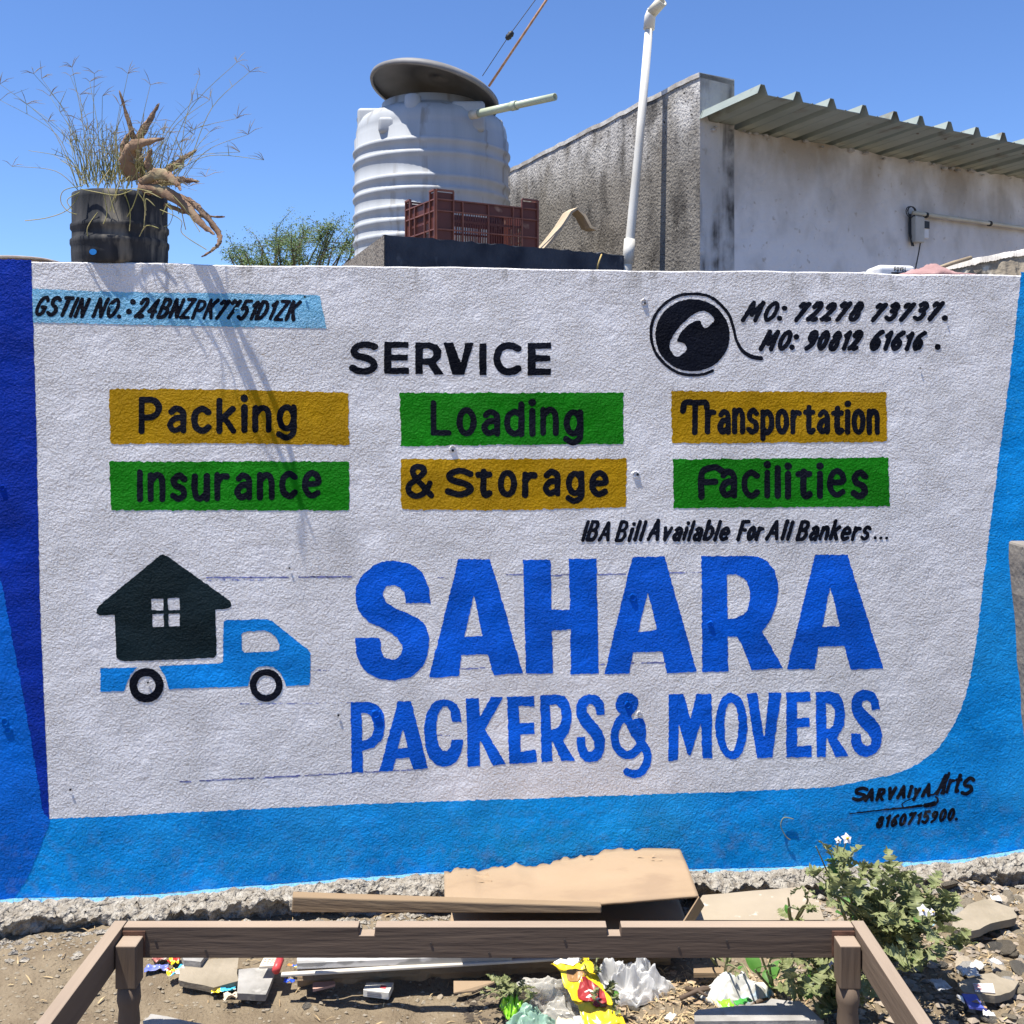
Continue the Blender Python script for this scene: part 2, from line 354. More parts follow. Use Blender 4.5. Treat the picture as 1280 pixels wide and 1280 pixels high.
MID = [
 [za([(65,738),(150,738),(190,755),(213,790),(218,840),(212,880),(198,912),(170,940),(117,957),(120,1050),(70,1053)]), za([(112,788),(138,786),(155,800),(167,830),(168,860),(158,890),(140,905),(117,910)])],
 [za([(275,735),(335,735),(408,1032),(345,1040),(325,985),(265,990),(252,1045),(192,1047)]), za([(298,850),(275,945),(318,940)])],
 [za([(558,828),(552,780),(538,750),(510,730),(480,725),(450,730),(425,748),(405,785),(395,830),(393,880),(400,950),(413,985),(440,1015),(475,1027),(510,1022),(538,1000),(558,960),(568,905),(515,905),(508,938),(492,956),(475,953),(460,935),(450,905),(446,860),(448,815),(458,780),(475,760),(495,758),(508,775),(515,828)])],
 [za([(577,722),(635,720),(638,812),(688,716),(745,714),(662,860),(757,1015),(698,1020),(640,905),(640,1022),(585,1027)])],
 [za([(760,715),(880,712),(882,757),(812,757),(815,833),(880,830),(882,878),(818,882),(822,958),(890,950),(892,1005),(770,1014)])],
 [za([(907,708),(985,705),(1015,714),(1035,737),(1046,775),(1046,825),(1035,870),(1008,910),(1062,998),(1002,1001),(965,915),(958,915),(962,1001),(914,1005)]), za([(950,750),(982,751),(998,768),(1003,800),(998,835),(985,852),(957,860)])],
 [za([(1195,795),(1190,745),(1172,717),(1150,706),(1125,704),(1100,709),(1080,726),(1067,760),(1070,800),(1082,828),(1105,858),(1130,885),(1146,912),(1150,940),(1138,958),(1120,955),(1110,935),(1106,893),(1070,895),(1072,945),(1085,985),(1105,1003),(1130,1008),(1158,1002),(1182,982),(1197,940),(1195,900),(1185,872),(1165,843),(1135,808),(1115,780),(1112,762),(1125,747),(1140,747),(1153,762),(1158,795)])],
 [zb([(323,668),(385,665),(415,775),(440,664),(503,664),(507,937),(465,937),(458,790),(415,925),(403,922),(365,790),(362,945),(322,947)])],
 [sm(zb([(587,660),(635,695),(653,770),(650,850),(630,915),(595,940),(550,915),(524,850),(520,770),(542,690)])), sm(zb([(587,702),(608,730),(617,790),(612,850),(600,895),(583,905),(568,885),(559,830),(558,770),(568,720)]))],
 [zb([(650,662),(695,660),(725,850),(745,660),(798,660),(758,933),(695,936)])],
 [zb([(818,660),(918,656),(920,698),(862,700),(865,768),(915,765),(917,803),(862,806),(865,885),(924,882),(924,930),(818,932)])],
 [zb([(943,658),(1010,655),(1040,667),(1060,700),(1067,745),(1060,800),(1035,845),(1030,850),(1080,926),(1025,930),(988,848),(983,930),(945,930)]), zb([(985,705),(1006,707),(1020,728),(1022,765),(1015,795),(1003,808),(987,812)])],
 [zb([(1213,730),(1207,690),(1192,662),(1165,649),(1140,647),(1110,660),(1093,690),(1092,730),(1105,765),(1130,797),(1160,828),(1176,852),(1174,875),(1158,885),(1142,877),(1133,858),(1130,832),(1090,832),(1092,875),(1105,905),(1130,926),(1160,930),(1190,919),(1212,890),(1222,840),(1212,800),(1185,765),(1155,738),(1137,715),(1140,696),(1158,689),(1172,700),(1177,733)])]]
amp = [(cat(zb([(148,735),(122,722),(118,700),(130,682),(150,678),(170,690),(176,710),(164,730),(148,735)]),), 5.0)]
amp = [(cat(zb([(150,738),(124,728),(117,705),(128,684),(150,677),(172,688),(176,710),(160,735),(120,775),(98,820),(98,870),(120,908),(155,922),(190,900),(207,860),(207,790),(185,786)])), 5.3),
       (cat(zb([(132,722),(160,790),(200,860),(230,905),(233,950),(210,990),(178,1003),(146,992)])), 5.6, 4.6)]
coat('subhead_lettering', [poly_field(l) for l in MID]+[stroke_field(amp)], LETTER, 2, .9, .5, label='blue painted words PACKERS & MOVERS')
# --- SERVICE
zs = lambda pts: Z(420, 400, 3.2, pts)
SV = [[zs([(192,87),(290,87),(290,112),(222,112),(222,138),(288,138),(288,163),(222,163),(222,190),(292,190),(292,216),(192,216)])],
 [zs([(317,90),(375,90),(405,98),(422,120),(420,150),(400,172),(433,218),(395,220),(368,180),(347,180),(347,217),(317,217)]), zs([(347,114),(372,114),(388,124),(390,140),(380,152),(347,155)])],
 [zs([(430,90),(468,90),(500,172),(516,92),(552,90),(512,219),(465,219)])], [zs([(573,93),(602,93),(602,220),(574,220)])],
 [zs([(767,92),(860,90),(860,114),(798,116),(798,140),(857,142),(857,165),(798,167),(798,194),(860,194),(860,220),(767,222)])]]
SS = [(cat(zs([(728,114),(705,104),(680,104),(655,118),(643,152),(652,185),(678,205),(705,205),(728,194)])), 4.6), (cat(zs([(155,107),(120,98),(85,106),(72,125),(85,143),(120,152),(148,166),(152,188),(130,203),(95,205),(65,192)])), 4.4)]
coat('service_lettering', [poly_field(l) for l in SV]+[stroke_field([s]) for s in SS], BLACK, 2, .7, .35, label='black painted word SERVICE')
# --- brush alphabet for the smaller lines
O_ = [(.26,1),(.06,.82),(0,.5),(.06,.18),(.26,0),(.46,.18),(.52,.5),(.46,.82)]
def ell(cx, cy, rx, ry, n=10): return [(cx+rx*math.cos(2*math.pi*k/n+1.57), cy+ry*math.sin(2*math.pi*k/n+1.57)) for k in range(n)]
A_ = {
'A':(.6,[('l',[(0,0),(.3,1),(.6,0)]),('l',[(.13,.34),(.47,.34)])]),
'B':(.52,[('l',[(0,0),(0,1)]),('s',[(0,1),(.34,.97),(.45,.77),(.32,.55),(0,.53)]),('s',[(.1,.53),(.4,.48),(.52,.26),(.36,.02),(0,0)])]),
'D':(.52,[('l',[(0,0),(0,1)]),('s',[(0,1),(.33,.92),(.52,.5),(.33,.08),(0,0)])]),
'E':(.46,[('l',[(.46,1),(0,1),(0,0),(.46,0)]),('l',[(0,.52),(.4,.52)])]),
'F':(.48,[('l',[(0,0),(0,1),(.48,1)]),('l',[(0,.54),(.38,.54)])]),
'G':(.54,[('s',[(.52,.82),(.36,1),(.12,.9),(0,.5),(.1,.1),(.32,0),(.52,.16),(.54,.42)]),('l',[(.54,.44),(.32,.44)])]),
'I':(.0,[('l',[(0,0),(0,1)])]),
'K':(.52,[('l',[(0,0),(0,1)]),('l',[(.5,1),(.02,.44)]),('l',[(.16,.58),(.52,0)])]),
'L':(.45,[('l',[(0,1),(0,0),(.45,0)])]),
'M':(.78,[('l',[(0,0),(.14,1),(.36,.32),(.70,1),(.72,0)]),('l',[(.02,.02),(0,.0)])]),
'N':(.5,[('l',[(0,0),(0,1)]),('l',[(0,1),(.5,0)]),('l',[(.5,0),(.5,1)])]),
'O':(.52,[('c',O_)]),
'P':(.5,[('l',[(0,0),(0,1)]),('s',[(0,1),(.36,.97),(.5,.72),(.34,.46),(0,.44)])]),
'R':(.5,[('l',[(0,0),(0,1)]),('s',[(0,1),(.36,.97),(.48,.74),(.34,.5),(0,.46)]),('l',[(.2,.46),(.52,0)])]),
'S':(.5,[('s',[(.5,.86),(.28,1),(.04,.86),(.08,.62),(.42,.42),(.5,.18),(.26,0),(0,.14)])]),
'T':(.52,[('l',[(0,1),(.52,1)]),('l',[(.26,1),(.26,0)])]),
'V':(.56,[('l',[(0,1),(.28,0),(.56,1)])]),
'Z':(.5,[('l',[(0,1),(.5,1),(0,0),(.5,0)])]),
'0':(.46,[('c',[(x*.88,y) for x,y in O_])]),
'1':(.2,[('l',[(0,.78),(.2,1),(.2,0)])]),
'2':(.48,[('s',[(.02,.76),(.12,.96),(.36,.98),(.44,.76),(.28,.4),(0,.04)]),('s',[(0,.02),(.16,.1),(.3,.0),(.48,.06)])]),
'3':(.46,[('s',[(.02,.88),(.26,1),(.44,.82),(.34,.6),(.16,.54)]),('s',[(.16,.54),(.42,.46),(.46,.2),(.26,0),(.02,.1)])]),
'4':(.5,[('l',[(.36,0),(.36,1),(0,.32),(.5,.32)])]),
'5':(.46,[('l',[(.46,1),(.08,1),(.04,.56)]),('s',[(.04,.56),(.3,.62),(.46,.34),(.28,0),(0,.1)])]),
'6':(.44,[('s',[(.44,1),(.14,.74),(0,.32),(.16,0),(.4,.1),(.42,.38),(.24,.54),(.04,.36)])]),
'7':(.48,[('s',[(0,.86),(.1,1),(.28,.9),(.48,1)]),('l',[(.48,1),(.12,0)])]),
'8':(.46,[('c',ell(.24,.76,.17,.22)),('c',ell(.22,.27,.22,.27))]),
'9':(.46,[('s',[(.42,.62),(.22,.46),(.02,.66),(.1,.94),(.32,.98),(.44,.74),(.36,.3),(.06,0)])]),
'a':(.38,[('s',[(.04,.56),(.18,.66),(.36,.56),(.38,.3)]),('l',[(.38,.4),(.38,0)]),('s',[(.38,.38),(.14,.36),(0,.18),(.12,.01),(.36,.1)])]),
'b':(.4,[('l',[(0,1),(0,0)]),('s',[(0,.5),(.2,.66),(.4,.5),(.4,.18),(.2,0),(0,.12)])]),
'c':(.4,[('s',[(.4,.56),(.22,.66),(.04,.54),(0,.32),(.06,.1),(.24,0),(.4,.1)])]),
'd':(.4,[('l',[(.4,1),(.4,0)]),('s',[(.4,.54),(.2,.66),(0,.5),(0,.16),(.2,0),(.4,.12)])]),
'e':(.42,[('s',[(.02,.34),(.4,.36),(.38,.56),(.2,.66),(.02,.5),(0,.2),(.18,0),(.4,.08)])]),
'g':(.4,[('c',ell(.2,.34,.2,.32)),('s',[(.4,.66),(.41,.2),(.38,-.14),(.18,-.28),(-.02,-.16)])]),
'i':(.0,[('l',[(0,0),(0,.64)]),('d',[(0,.93)])]),
'k':(.4,[('l',[(0,0),(0,1)]),('l',[(.38,.66),(.03,.32)]),('l',[(.14,.4),(.4,0)])]),
'l':(.0,[('l',[(0,0),(0,1)])]),
'n':(.38,[('l',[(0,0),(0,.66)]),('s',[(0,.46),(.18,.66),(.36,.54),(.38,0)])]),
'o':(.42,[('c',ell(.21,.33,.21,.33))]),
'p':(.4,[('l',[(0,.66),(0,-.22)]),('s',[(0,.52),(.2,.66),(.4,.5),(.4,.16),(.2,0),(0,.12)])]),
'r':(.3,[('l',[(0,0),(0,.66)]),('s',[(0,.44),(.14,.62),(.3,.62)])]),
's':(.36,[('s',[(.36,.56),(.2,.67),(.03,.54),(.08,.38),(.3,.28),(.35,.1),(.18,-.01),(0,.08)])]),
't':(.36,[('s',[(.17,.86),(.16,.4),(.17,.08),(.26,0),(.36,.06)]),('l',[(0,.62),(.35,.62)])]),
'u':(.38,[('s',[(0,.66),(.0,.18),(.14,0),(.36,.14)]),('l',[(.38,.66),(.38,0)])]),
'v':(.4,[('l',[(0,.66),(.18,0),(.4,.66)])]),
'y':(.4,[('l',[(0,.66),(.2,.02)]),('l',[(.4,.66),(.1,-.3)])]),
"'":(.0,[('l',[(0,.9),(0,.75)])]), '.':(.0,[('d',[(0,.03)])]), ':':(.0,[('d',[(0,.12)]),('d',[(0,.72)])]), ' ':(.12,[]),
'Ŧ':(.60,[('s',[(-.02,.72),(.04,1),(.3,1),(.56,1),(.60,.84)]),('l',[(.30,1),(.29,0)])]),
'Ƒ':(.52,[('s',[(.52,.90),(.36,1.02),(.10,.94),(.0,.72),(.0,0)]),('l',[(0,.50),(.36,.52)])]),
'&':(.62,[('s',[(.62,.02),(.4,.32),(.14,.74),(.2,.96),(.38,.94),(.42,.78),(.26,.58),(.04,.36),(.04,.12),(.22,0),(.44,.12),(.58,.42)])]),
}
def text(s, x0, x1, y0, y1, cap, r, shear=0, xh=1.0, gap=None, dot=1.25):
    """brush strokes for one word: baseline from (x0,y0) to (x1,y1)"""
    out = []; adv = []; x = 0; g = gap if gap else 2*r/cap*1.35+.04
    for ch in s: adv.append(x); x += A_[ch][0]+g
    x -= g; sx = (x1-x0-2*r)/max(x, .01) if x > .01 else 1
    rs = random.Random(s)
    for ch, a in zip(s, adv):
        jy = rs.uniform(-.025, .025)*cap; js = rs.uniform(.96, 1.05)
        for kind, pts in A_[ch][1]:
            q = []
            for px, py in pts:
                yy = py
                if ch.islower():
                    if yy > .7: yy = yy if ch not in 'i' else .62*xh+.30
                    elif yy > 0: yy = yy*xh
                yy *= js
                X = x0+r+(a+px)*sx; q.append((X+shear*yy*cap, y0+(y1-y0)*(X-x0)/max(1, x1-x0)-yy*cap-jy))
            if kind == 'd': out.append((q, r*dot))
            elif kind == 'l': out.append((q, r*rs.uniform(.94, 1.06)))
            elif kind == 's': out.append((cat(q, False, 5), r*rs.uniform(.94, 1.06)))
            else: out.append((cat(q, True, 5), r))
    return out
def lettering(words, cell=.6, rough=.3, material=None, layer=3, label=None, name='lettering'):
    fs = []
    for w in words:
        fs.append(stroke_field(text(*w[0], **(w[1] if len(w) > 1 else {}))))
    coat(name, fs, material or BLACK, layer, cell, rough, label=label)
H = dict(shear=.42)
lettering([(('GSTIN', 41, 105, 393.5, 395, 22, 2.4), H), (('NO.', 114, 151, 395.5, 396.5, 21.5, 2.4), H), ((':', 157, 158, 392, 392, 20, 2.95), H), (('24BNZPK7751D1ZK', 167, 369, 396, 399.5, 21.5, 2.35), H)], label='black painted tax number GSTIN NO. :24BNZPK7751D1ZK')
H = dict(shear=.48)
lettering([(('MO:', 926, 976, 400, 400, 21, 2.75), H), (('72278', 990, 1073, 400, 400, 20, 2.95), H), (('73737', 1086, 1172, 400, 399, 19.5, 2.95), H), (('.', 1178, 1179, 398, 398, 20, 2.9), H)], label='black painted phone line MO: 72278 73737.')
lettering([(('MO:', 948, 992, 436, 436, 21, 2.9), dict(shear=.42)), (('90812', 1004, 1073, 436, 436, 20.5, 2.9), dict(shear=.38)), (('61616', 1085, 1152, 436, 436, 20, 2.9), dict(shear=.36)), (('.', 1169, 1170, 434, 434, 20, 3.1),)], label='black painted phone line MO:90812 61616 .')
H = dict(shear=.30, dot=1.1)
lettering([(('IBA', 726, 762, 675, 675, 22, 2.4), H), (('Bill', 768, 803, 675, 675, 23, 2.3), dict(shear=.30, dot=1.1, gap=.42)), (('Available', 808, 910, 674.5, 675, 22.5, 2.4), H), (('For', 920, 952, 674, 674, 22, 2.4), H), (('All', 956, 987, 674, 674, 22, 2.4), H), (('Bankers', 994, 1086, 674, 674, 22.5, 2.4), H), (('...', 1092, 1110, 673, 673, 20, 1.9), H)], label='black painted line IBA Bill Available For All Bankers...')
lettering([(('Packing', 173, 371, 539, 537, 38.5, 3.9), dict(xh=1.1))], .7)
lettering([(('Insurance', 171, 402, 624, 620, 35, 3.9), dict(xh=1.24))], .7)
lettering([(('Loading', 538, 729, 541, 542, 37, 3.9), dict(xh=1.14))], .7)
lettering([(('&', 506, 543, 620, 620, 36, 3.7),), (('S', 556, 592, 619, 619, 30, 4.1),), (('torage', 594, 761, 619, 617, 33, 3.9), dict(xh=1.2))], .7)
lettering([(('Ŧ', 851, 887, 541, 541, 36.5, 3.6),), (('ransportation', 881, 1100, 540, 540, 35, 3.4), dict(xh=1.12))], .7)
lettering([(('Ƒ', 873, 906, 620, 620, 36, 3.8),), (('acilities', 899, 1085, 620, 619, 35, 3.8), dict(xh=1.24))], .7)
# signature
z8 = lambda pts: Z(1020, 940, 4.923, pts)
sig = text('S', 1064, 1082, 1001, 1000, 15, 2.3, .3) + text('ARVAiyA', 1080, 1163, 1001, 994, 13.5, 2.15, .3) + text('Art', 1169, 1199, 992, 989, 23, 2.1, .3) + text('s', 1200, 1216, 994, 990, 25, 2.4, .2, 1.1) + text("'", 1203, 1204, 992, 992, 21, 1.5, .3)
sig += [(z8([(208,380),(330,366),(450,352),(560,342),(650,330)]), .6, 1.6), (z8([(672,330),(700,325),(728,318)]), 2.6, 3.0), (cat(z8([(730,318),(748,305),(748,285),(735,275)])), 1.6, .8),
        (cat(z8([(600,285),(560,300),(530,320),(540,342)])), .8), (cat(z8([(690,262),(720,262),(745,240),(790,180),(820,128),(800,190),(770,255)])), 1.3)]
coat('lettering', [stroke_field(sig)], BLACK, 3, .5, .25, label='black brush signature SARVAiyA Art\'s of the sign painter')
lettering([(('8160715900.', 1094, 1197, 1034.5, 1024, 13, 1.8), dict(shear=.28))], .5, .25, label='black painted number 8160715900.')
# telephone emblem
zp = lambda pts: Z(800, 355, 8.0, pts)
disc = [(800+(525+373*math.cos(t))/8, 355+(513+362*math.sin(t))/8) for t in np.linspace(0, 2*math.pi, 60, endpoint=False)]
hand = [tuple(q) for q in cat(zp([(630,270),(690,290),(738,345),(725,390),(655,440),(620,410),(597,360),(520,385),(440,450),(390,520),(372,570),(430,590),(466,630),(455,670),(395,718),(345,718),(300,650),(300,590),(335,510),(420,400),(540,300)]), True, 4)][:-1]
coat('telephone_disc', [poly_field([disc, hand])], BLACK, 2, .7, .35, label='black disc with a white telephone handset')
ring = cat(zp([(725,868),(640,900),(520,912),(380,885),(260,810),(160,690),(115,560),(115,420),(160,300),(250,195),(380,120),(530,100),(680,118),(800,200),(890,310),(935,440),(960,550),(1020,660),(1100,720),(1210,745)]), False, 6)
coat('telephone_cord', [stroke_field([(ring[:-16], 1.9, 1.9), (ring[-17:], 1.9, 3.0)])], BLACK, 2, .6, .25)
# house on a truck
zt = lambda pts: Z(100, 670, 3.765, pts)
house = zt([(375,92),(390,86),(408,92),(700,300),(712,315),(712,332),(695,343),(637,347),(643,560),(632,573),(205,590),(185,585),(172,570),(163,372),(92,373),(78,362),(78,345),(90,328)])
panes = [zt([(335,297),(392,295),(392,349),(337,349)]), zt([(413,293),(468,291),(469,347),(415,349)]), zt([(340,368),(394,366),(394,427),(342,428)]), zt([(415,366),(469,363),(470,424),(417,426)])]
coat('painted_house', [poly_field([house]+panes)], HOUSE, 2, .8, .4)
tk1 = zt([(95,622),(268,618),(240,650),(222,690),(212,722),(205,730),(97,732)])
tk2 = zt([(370,612),(660,600),(673,592),(675,405),(688,396),(880,390),(905,402),(1072,535),(1085,555),(1085,690),(1078,702),(970,706),(957,670),(940,640),(910,618),(875,612),(835,618),(805,645),(790,708),(420,721),(402,660)])
cabw = zt([(760,465),(772,452),(865,445),(900,456),(925,480),(941,515),(938,535),(920,543),(775,548),(762,538)])
coat('painted_truck', [poly_field([tk1]), poly_field([tk2, cabw])], TRUCKB, 2, .8, .4)
def ringf(cx, cy, ro, ri): c = zt([(cx, cy)])[0]; t = np.linspace(0, 2*math.pi, 40, endpoint=False); return poly_field([[(c[0]+ro/3.765*math.cos(a), c[1]+ro/3.765*math.sin(a)) for a in t], [(c[0]+ri/3.765*math.cos(a), c[1]+ri/3.765*math.sin(a)) for a in t]])
for c in ((312, 703, 81, 43), (876, 703, 77, 46)): coat('painted_wheel', [ringf(*c)], BLACK, 3, .7, .3)
# setting-out lines snapped in blue chalk
def chalk(a, b, r):
    st = []; x = a[0]
    while x < b[0]:
        w = random.uniform(3, 16); y = a[1]+(b[1]-a[1])*(x-a[0])/(b[0]-a[0])
        if random.random() < .93: st.append(([(x, y+random.uniform(-.4, .4)), (min(b[0], x+w), y+random.uniform(-.4, .4))], r*random.uniform(.5, 1.2)))
        x += w*random.uniform(.85, 1.12)
    return st
lines = chalk((258, 722), (440, 721), .9)+chalk((258, 725), (330, 725), .4)+chalk((541, 722), (560, 722), .5)+chalk((596, 719), (655, 718), .6)+chalk((689, 719), (712, 718), .7)+chalk((747, 718), (782, 717), .6)+chalk((835, 716), (878, 715), .6)
lines += chalk((576, 836), (606, 834), .6)+chalk((690, 832), (711, 831), .8)+chalk((747, 831), (755, 830), .8)+chalk((787, 829), (833, 828), .8)+chalk((872, 829), (878, 829), .7)+chalk((390, 838), (440, 837), .3)
lines += chalk((225, 977), (440, 966), .9)+chalk((456, 965), (476, 964), .7)+chalk((492, 963), (516, 962), .7)+chalk((542, 919), (562, 919), .4)+chalk((300, 880), (440, 878), .25)
coat('chalk_line', [stroke_field([l]) for l in lines], PENCIL, 1, .6, .35)
# pits and knobs in the render
pit = mat('pit_shade', (.20, .20, .22), (.45, .44, .47), 40, .9, .001, 90)
def pock(px, py, rp, blue=None, n=9):
    """a shallow broken pock: raised ragged lip round a sunken floor"""
    c = Wp([px], [py], .0012)[0]; r = rp*3.1/F; m = MB(); v = []; f = []
    r *= .75; fr = [(0, -.0008), (.45, -.0006), (.8, .0008), (1.0, .0022), (1.5, -.0012)]
    for k, (q, h) in enumerate(fr):
        for a in range(n):
            t = 2*math.pi*a/n; j = 1+random.uniform(-.22, .22)
            p = Vector(c)+WU*math.cos(t)*r*q*j+UP*math.sin(t)*r*q*j+WN*h
            v.append(p)
    for k in range(len(fr)-1):
        for a in range(n): b = (a+1) % n; f.append((k*n+a, k*n+b, (k+1)*n+b, (k+1)*n+a))
    m.add(v, f); return m
for x, y, r, mm in ((566, 561, 4.5, WHITE), (795, 593, 5, WHITE), (805, 377, 4, WHITE), (3, 610, 4, DBLUE), (6, 902, 5, MBLUE), (10, 912, 5, MBLUE), (791, 747, 5.5, LETTER), (888, 780, 4, LETTER), (470, 893, 6, LETTER), (785, 881, 5, LETTER), (799, 892, 3.5, WHITE), (296, 388, 3, SKYBAND), (140, 384, 3, SKYBAND)):
    pock(x, y, r).build('render_pock', mm, wall, True)
m = MB()
for x, y, r in ((423, 894, 1.5), (381, 371, 1.4), (362, 710, 1.2), (88, 987, 1.4), (185, 853, 1.3), (566, 563, 1.7), (797, 593, 1.8), (806, 379, 1.4), (1183, 400, 1), (1150, 460, 1)):
    c = Vector(Wp([x], [y], .0018)[0]); m.tube([c, c+WN*.002], r*3.1/F, 7)
m.build('nail_hole', mat('hole_dark', (.02, .02, .022), rough=.9), wall)
# flaking edge of the top
# ------------------------------------------------------------------ rough footing along the wall
rubble = mat('rubble_concrete', (.42, .39, .335), (.24, .21, .17), 46, .95, .022, 85, .05, .5, .3, (.085, .07, .055), 34, .36)
N = rubble.node_tree.nodes; L = rubble.node_tree.links; pb = N['Principled BSDF']; src = pb.inputs['Base Color'].links[0].from_socket     # paint slopped over the back of the footing
g_ = N.new('ShaderNodeNewGeometry'); dt = N.new('ShaderNodeVectorMath'); dt.operation = 'DOT_PRODUCT'; L.new(g_.outputs['Position'], dt.inputs[0]); dt.inputs[1].default_value = tuple(WN)
r1 = N.new('ShaderNodeMapRange'); r1.inputs[1].default_value = WC+.040; r1.inputs[2].default_value = WC+.004; L.new(dt.outputs['Value'], r1.inputs[0])
n_ = N.new('ShaderNodeTexNoise'); n_.inputs['Scale'].default_value = 17; n_.inputs['Detail'].default_value = 6; L.new(g_.outputs['Position'], n_.inputs[0])
ad_ = N.new('ShaderNodeMath'); ad_.operation = 'ADD'; L.new(r1.outputs[0], ad_.inputs[0]); L.new(n_.outputs[0], ad_.inputs[1]); r2 = N.new('ShaderNodeMapRange'); r2.inputs[1].default_value = 1.10; r2.inputs[2].default_value = 1.22; r2.inputs[4].default_value = .85; L.new(ad_.outputs[0], r2.inputs[0])
mx = N.new('ShaderNodeMix'); mx.data_type = 'RGBA'; L.new(r2.outputs[0], mx.inputs[0]); L.new(src, mx.inputs[6]); mx.inputs[7].default_value = (.13, .40, .66, 1); L.new(mx.outputs[2], pb.inputs['Base Color'])
ks = np.arange(-.35, 3.7, .006); ts = np.linspace(0, 1, 46)
K, T = np.meshgrid(ks, ts, indexing='ij')
wid = .105+.03*fbm(ks*2.1, ks*0, 0, 3, 2); 
pxs = []
for k in ks: p = W0+WU*float(k); pxs.append(640+F*p.x/p.y)
wby = np.interp(pxs, [q[0] for q in WB], [q[1] for q in WB]); dd = np.array([wall_d(q) for q in pxs]); ztop = EYE-dd*(wby-HZ)/F
out = np.where(T < .5, T/.5, 1-.42*np.sin(np.clip((T-.5)/.5, 0, 1)*math.pi*.5)**.7)
dz = np.where(T < .5, -.010*(T/.5)**2, -.010-np.clip((T-.5)/.5, 0, 1)*.12)
OUT = out*wid[:, None]+.030*fbm(K*16, T*5, 0, 4, 12)*np.clip(T*4, 0, 1)+.022*fbm(K*50, T*14, 0, 3, 14)*np.clip(T*4, 0, 1)
ZZ = ztop[:, None]+dz+.024*fbm(K*14, OUT*30, 0, 3, 18)*np.clip(T*5, .15, 1)*np.clip((1-T)*3, 0, 1)+.016*fbm(K*48, OUT*55, 0, 3, 19)*np.clip(T*6, .1, 1)+.012*fbm(K*95, OUT*110, 0, 2, 23)*np.clip(T*6, .1, 1)
V = np.stack([W0.x+WU.x*K+WN.x*(OUT+.002), W0.y+WU.y*K+WN.y*(OUT+.002), ZZ], -1)
foot = grid_obj('wall_footing', V[:, ::-1]-np.array(W0), rubble, wall, True)
foot['label'] = 'rough crumbling concrete footing below the blue paint'
# splashes of paint on the footing
m = MB()
for x, y, r in ((1208, 1078, 7), (1190, 1077, 4), (1228, 1074, 3), (118, 1128, 4), (98, 1126, 5), (60, 1132, 3)):
    p = G(x, y, .058); n = 9
    base = [p+Vector((math.cos(2*math.pi*i/n)*r*.0024*random.uniform(.6, 1.3), math.sin(2*math.pi*i/n)*r*.005*random.uniform(.6, 1.2), .004)) for i in range(n)]
# ------------------------------------------------------------------ things on the wall top : pot with aloe and grass
POT = Vector((-1.187*3.145/3.1, 3.148, TOPZ))
potm = mat('black_drum_plastic', (.022, .024, .028), (.05, .05, .052), 9, .8, .003, 30, .15, .5, .3, (.16, .145, .12), 7, .44, stretch=(3, 3, .6))
pot = empty('flower_pot', POT, 'black cut down plastic drum used as a plant pot on the wall top', 'plant pot')
pr = .140; prof = [(.0, .0), (pr*.93, 0), (pr*.99, .012), (pr*1.0, .04), (pr*1.0, .058), (pr*1.025, .066), (pr*1.025, .078), (pr*.985, .084), (pr*.985, .105), (pr*1.02, .112), (pr*1.02, .124), (pr*.985, .130), (pr*.99, .20), (pr*.985, .218), (pr*.955, .218), (pr*.95, .19), (0, .19)]
MB().lathe(prof, POT, 56).build('drum', potm, pot, True)
ms = MB(); ms.lathe([(.0, .207), (pr*.5, .212), (pr*.93, .200)], POT, 24).build('potting_soil', soil, pot, True)
mb = MB(); c = POT+Vector((-.026, -pr*1.0, .030))
mb.add([c+Vector((math.cos(t)*.011, -.002, math.sin(t)*.009)) for t in np.linspace(0, 2*math.pi, 12, endpoint=False)], [tuple(range(12))]); mb.build('blue_paint_dab', mat('blue_dab', (.02, .22, .6), rough=.5), pot)
aloem = mat('dried_aloe', (.36, .25, .165), (.24, .15, .10), 12, .8, .003, 70, .12, .5, .3, (.40, .34, .20), 10, .44, trl=.15)
aloe = empty('aloe_plant', POT+Vector((.03, 0, .21)), 'dried brown aloe with curling leaves drooping out of the black pot', 'aloe')
def leaf(pts, w, d0, d1, thick=.13, dm=None):
    w *= 1.05
    """fleshy tapering leaf through photo pixels, depth from d0 to d1, channelled cross section"""
    q = cat([np.array(p) for p in pts], False, 6); n = len(q); C = [P(x, y, d0+(d1-d0)*i/(n-1)) for i, (x, y) in enumerate(q)]
    v = []; f = []; N = 10
    for i, p in enumerate(C):
        t = (C[min(i+1, n-1)]-C[max(i-1, 0)]).normalized(); s = t.cross(Vector((0, 1, 0))).normalized(); b = t.cross(s)
        u = i/(n-1); r = w*(1-u**1.7)**.9*(.82+.35*math.sin(min(u*3, 1.57)))+.0012
        for k in range(N):
            a = 2*math.pi*k/N; ca, sa = math.cos(a), math.sin(a)
            off = b*(-abs(ca)**2*(.35+.3*math.sin(i*.7+w*300))*r)+s*(.0016*math.sin(i*1.9+k))+b*(.0016*math.sin(i*2.7+k*2))
            v.append(p+s*ca*r*(1+(.10*math.sin(i*2.9) if abs(ca) > .8 else 0))+b*sa*r*thick+off)
    for i in range(n-1):
        for k in range(N): k2 = (k+1) % N; f.append((i*N+k, i*N+k2, (i+1)*N+k2, (i+1)*N+k))
    f += [tuple(range(N))[::-1], tuple((n-1)*N+k for k in range(N))]
    return MB().add(v, f)
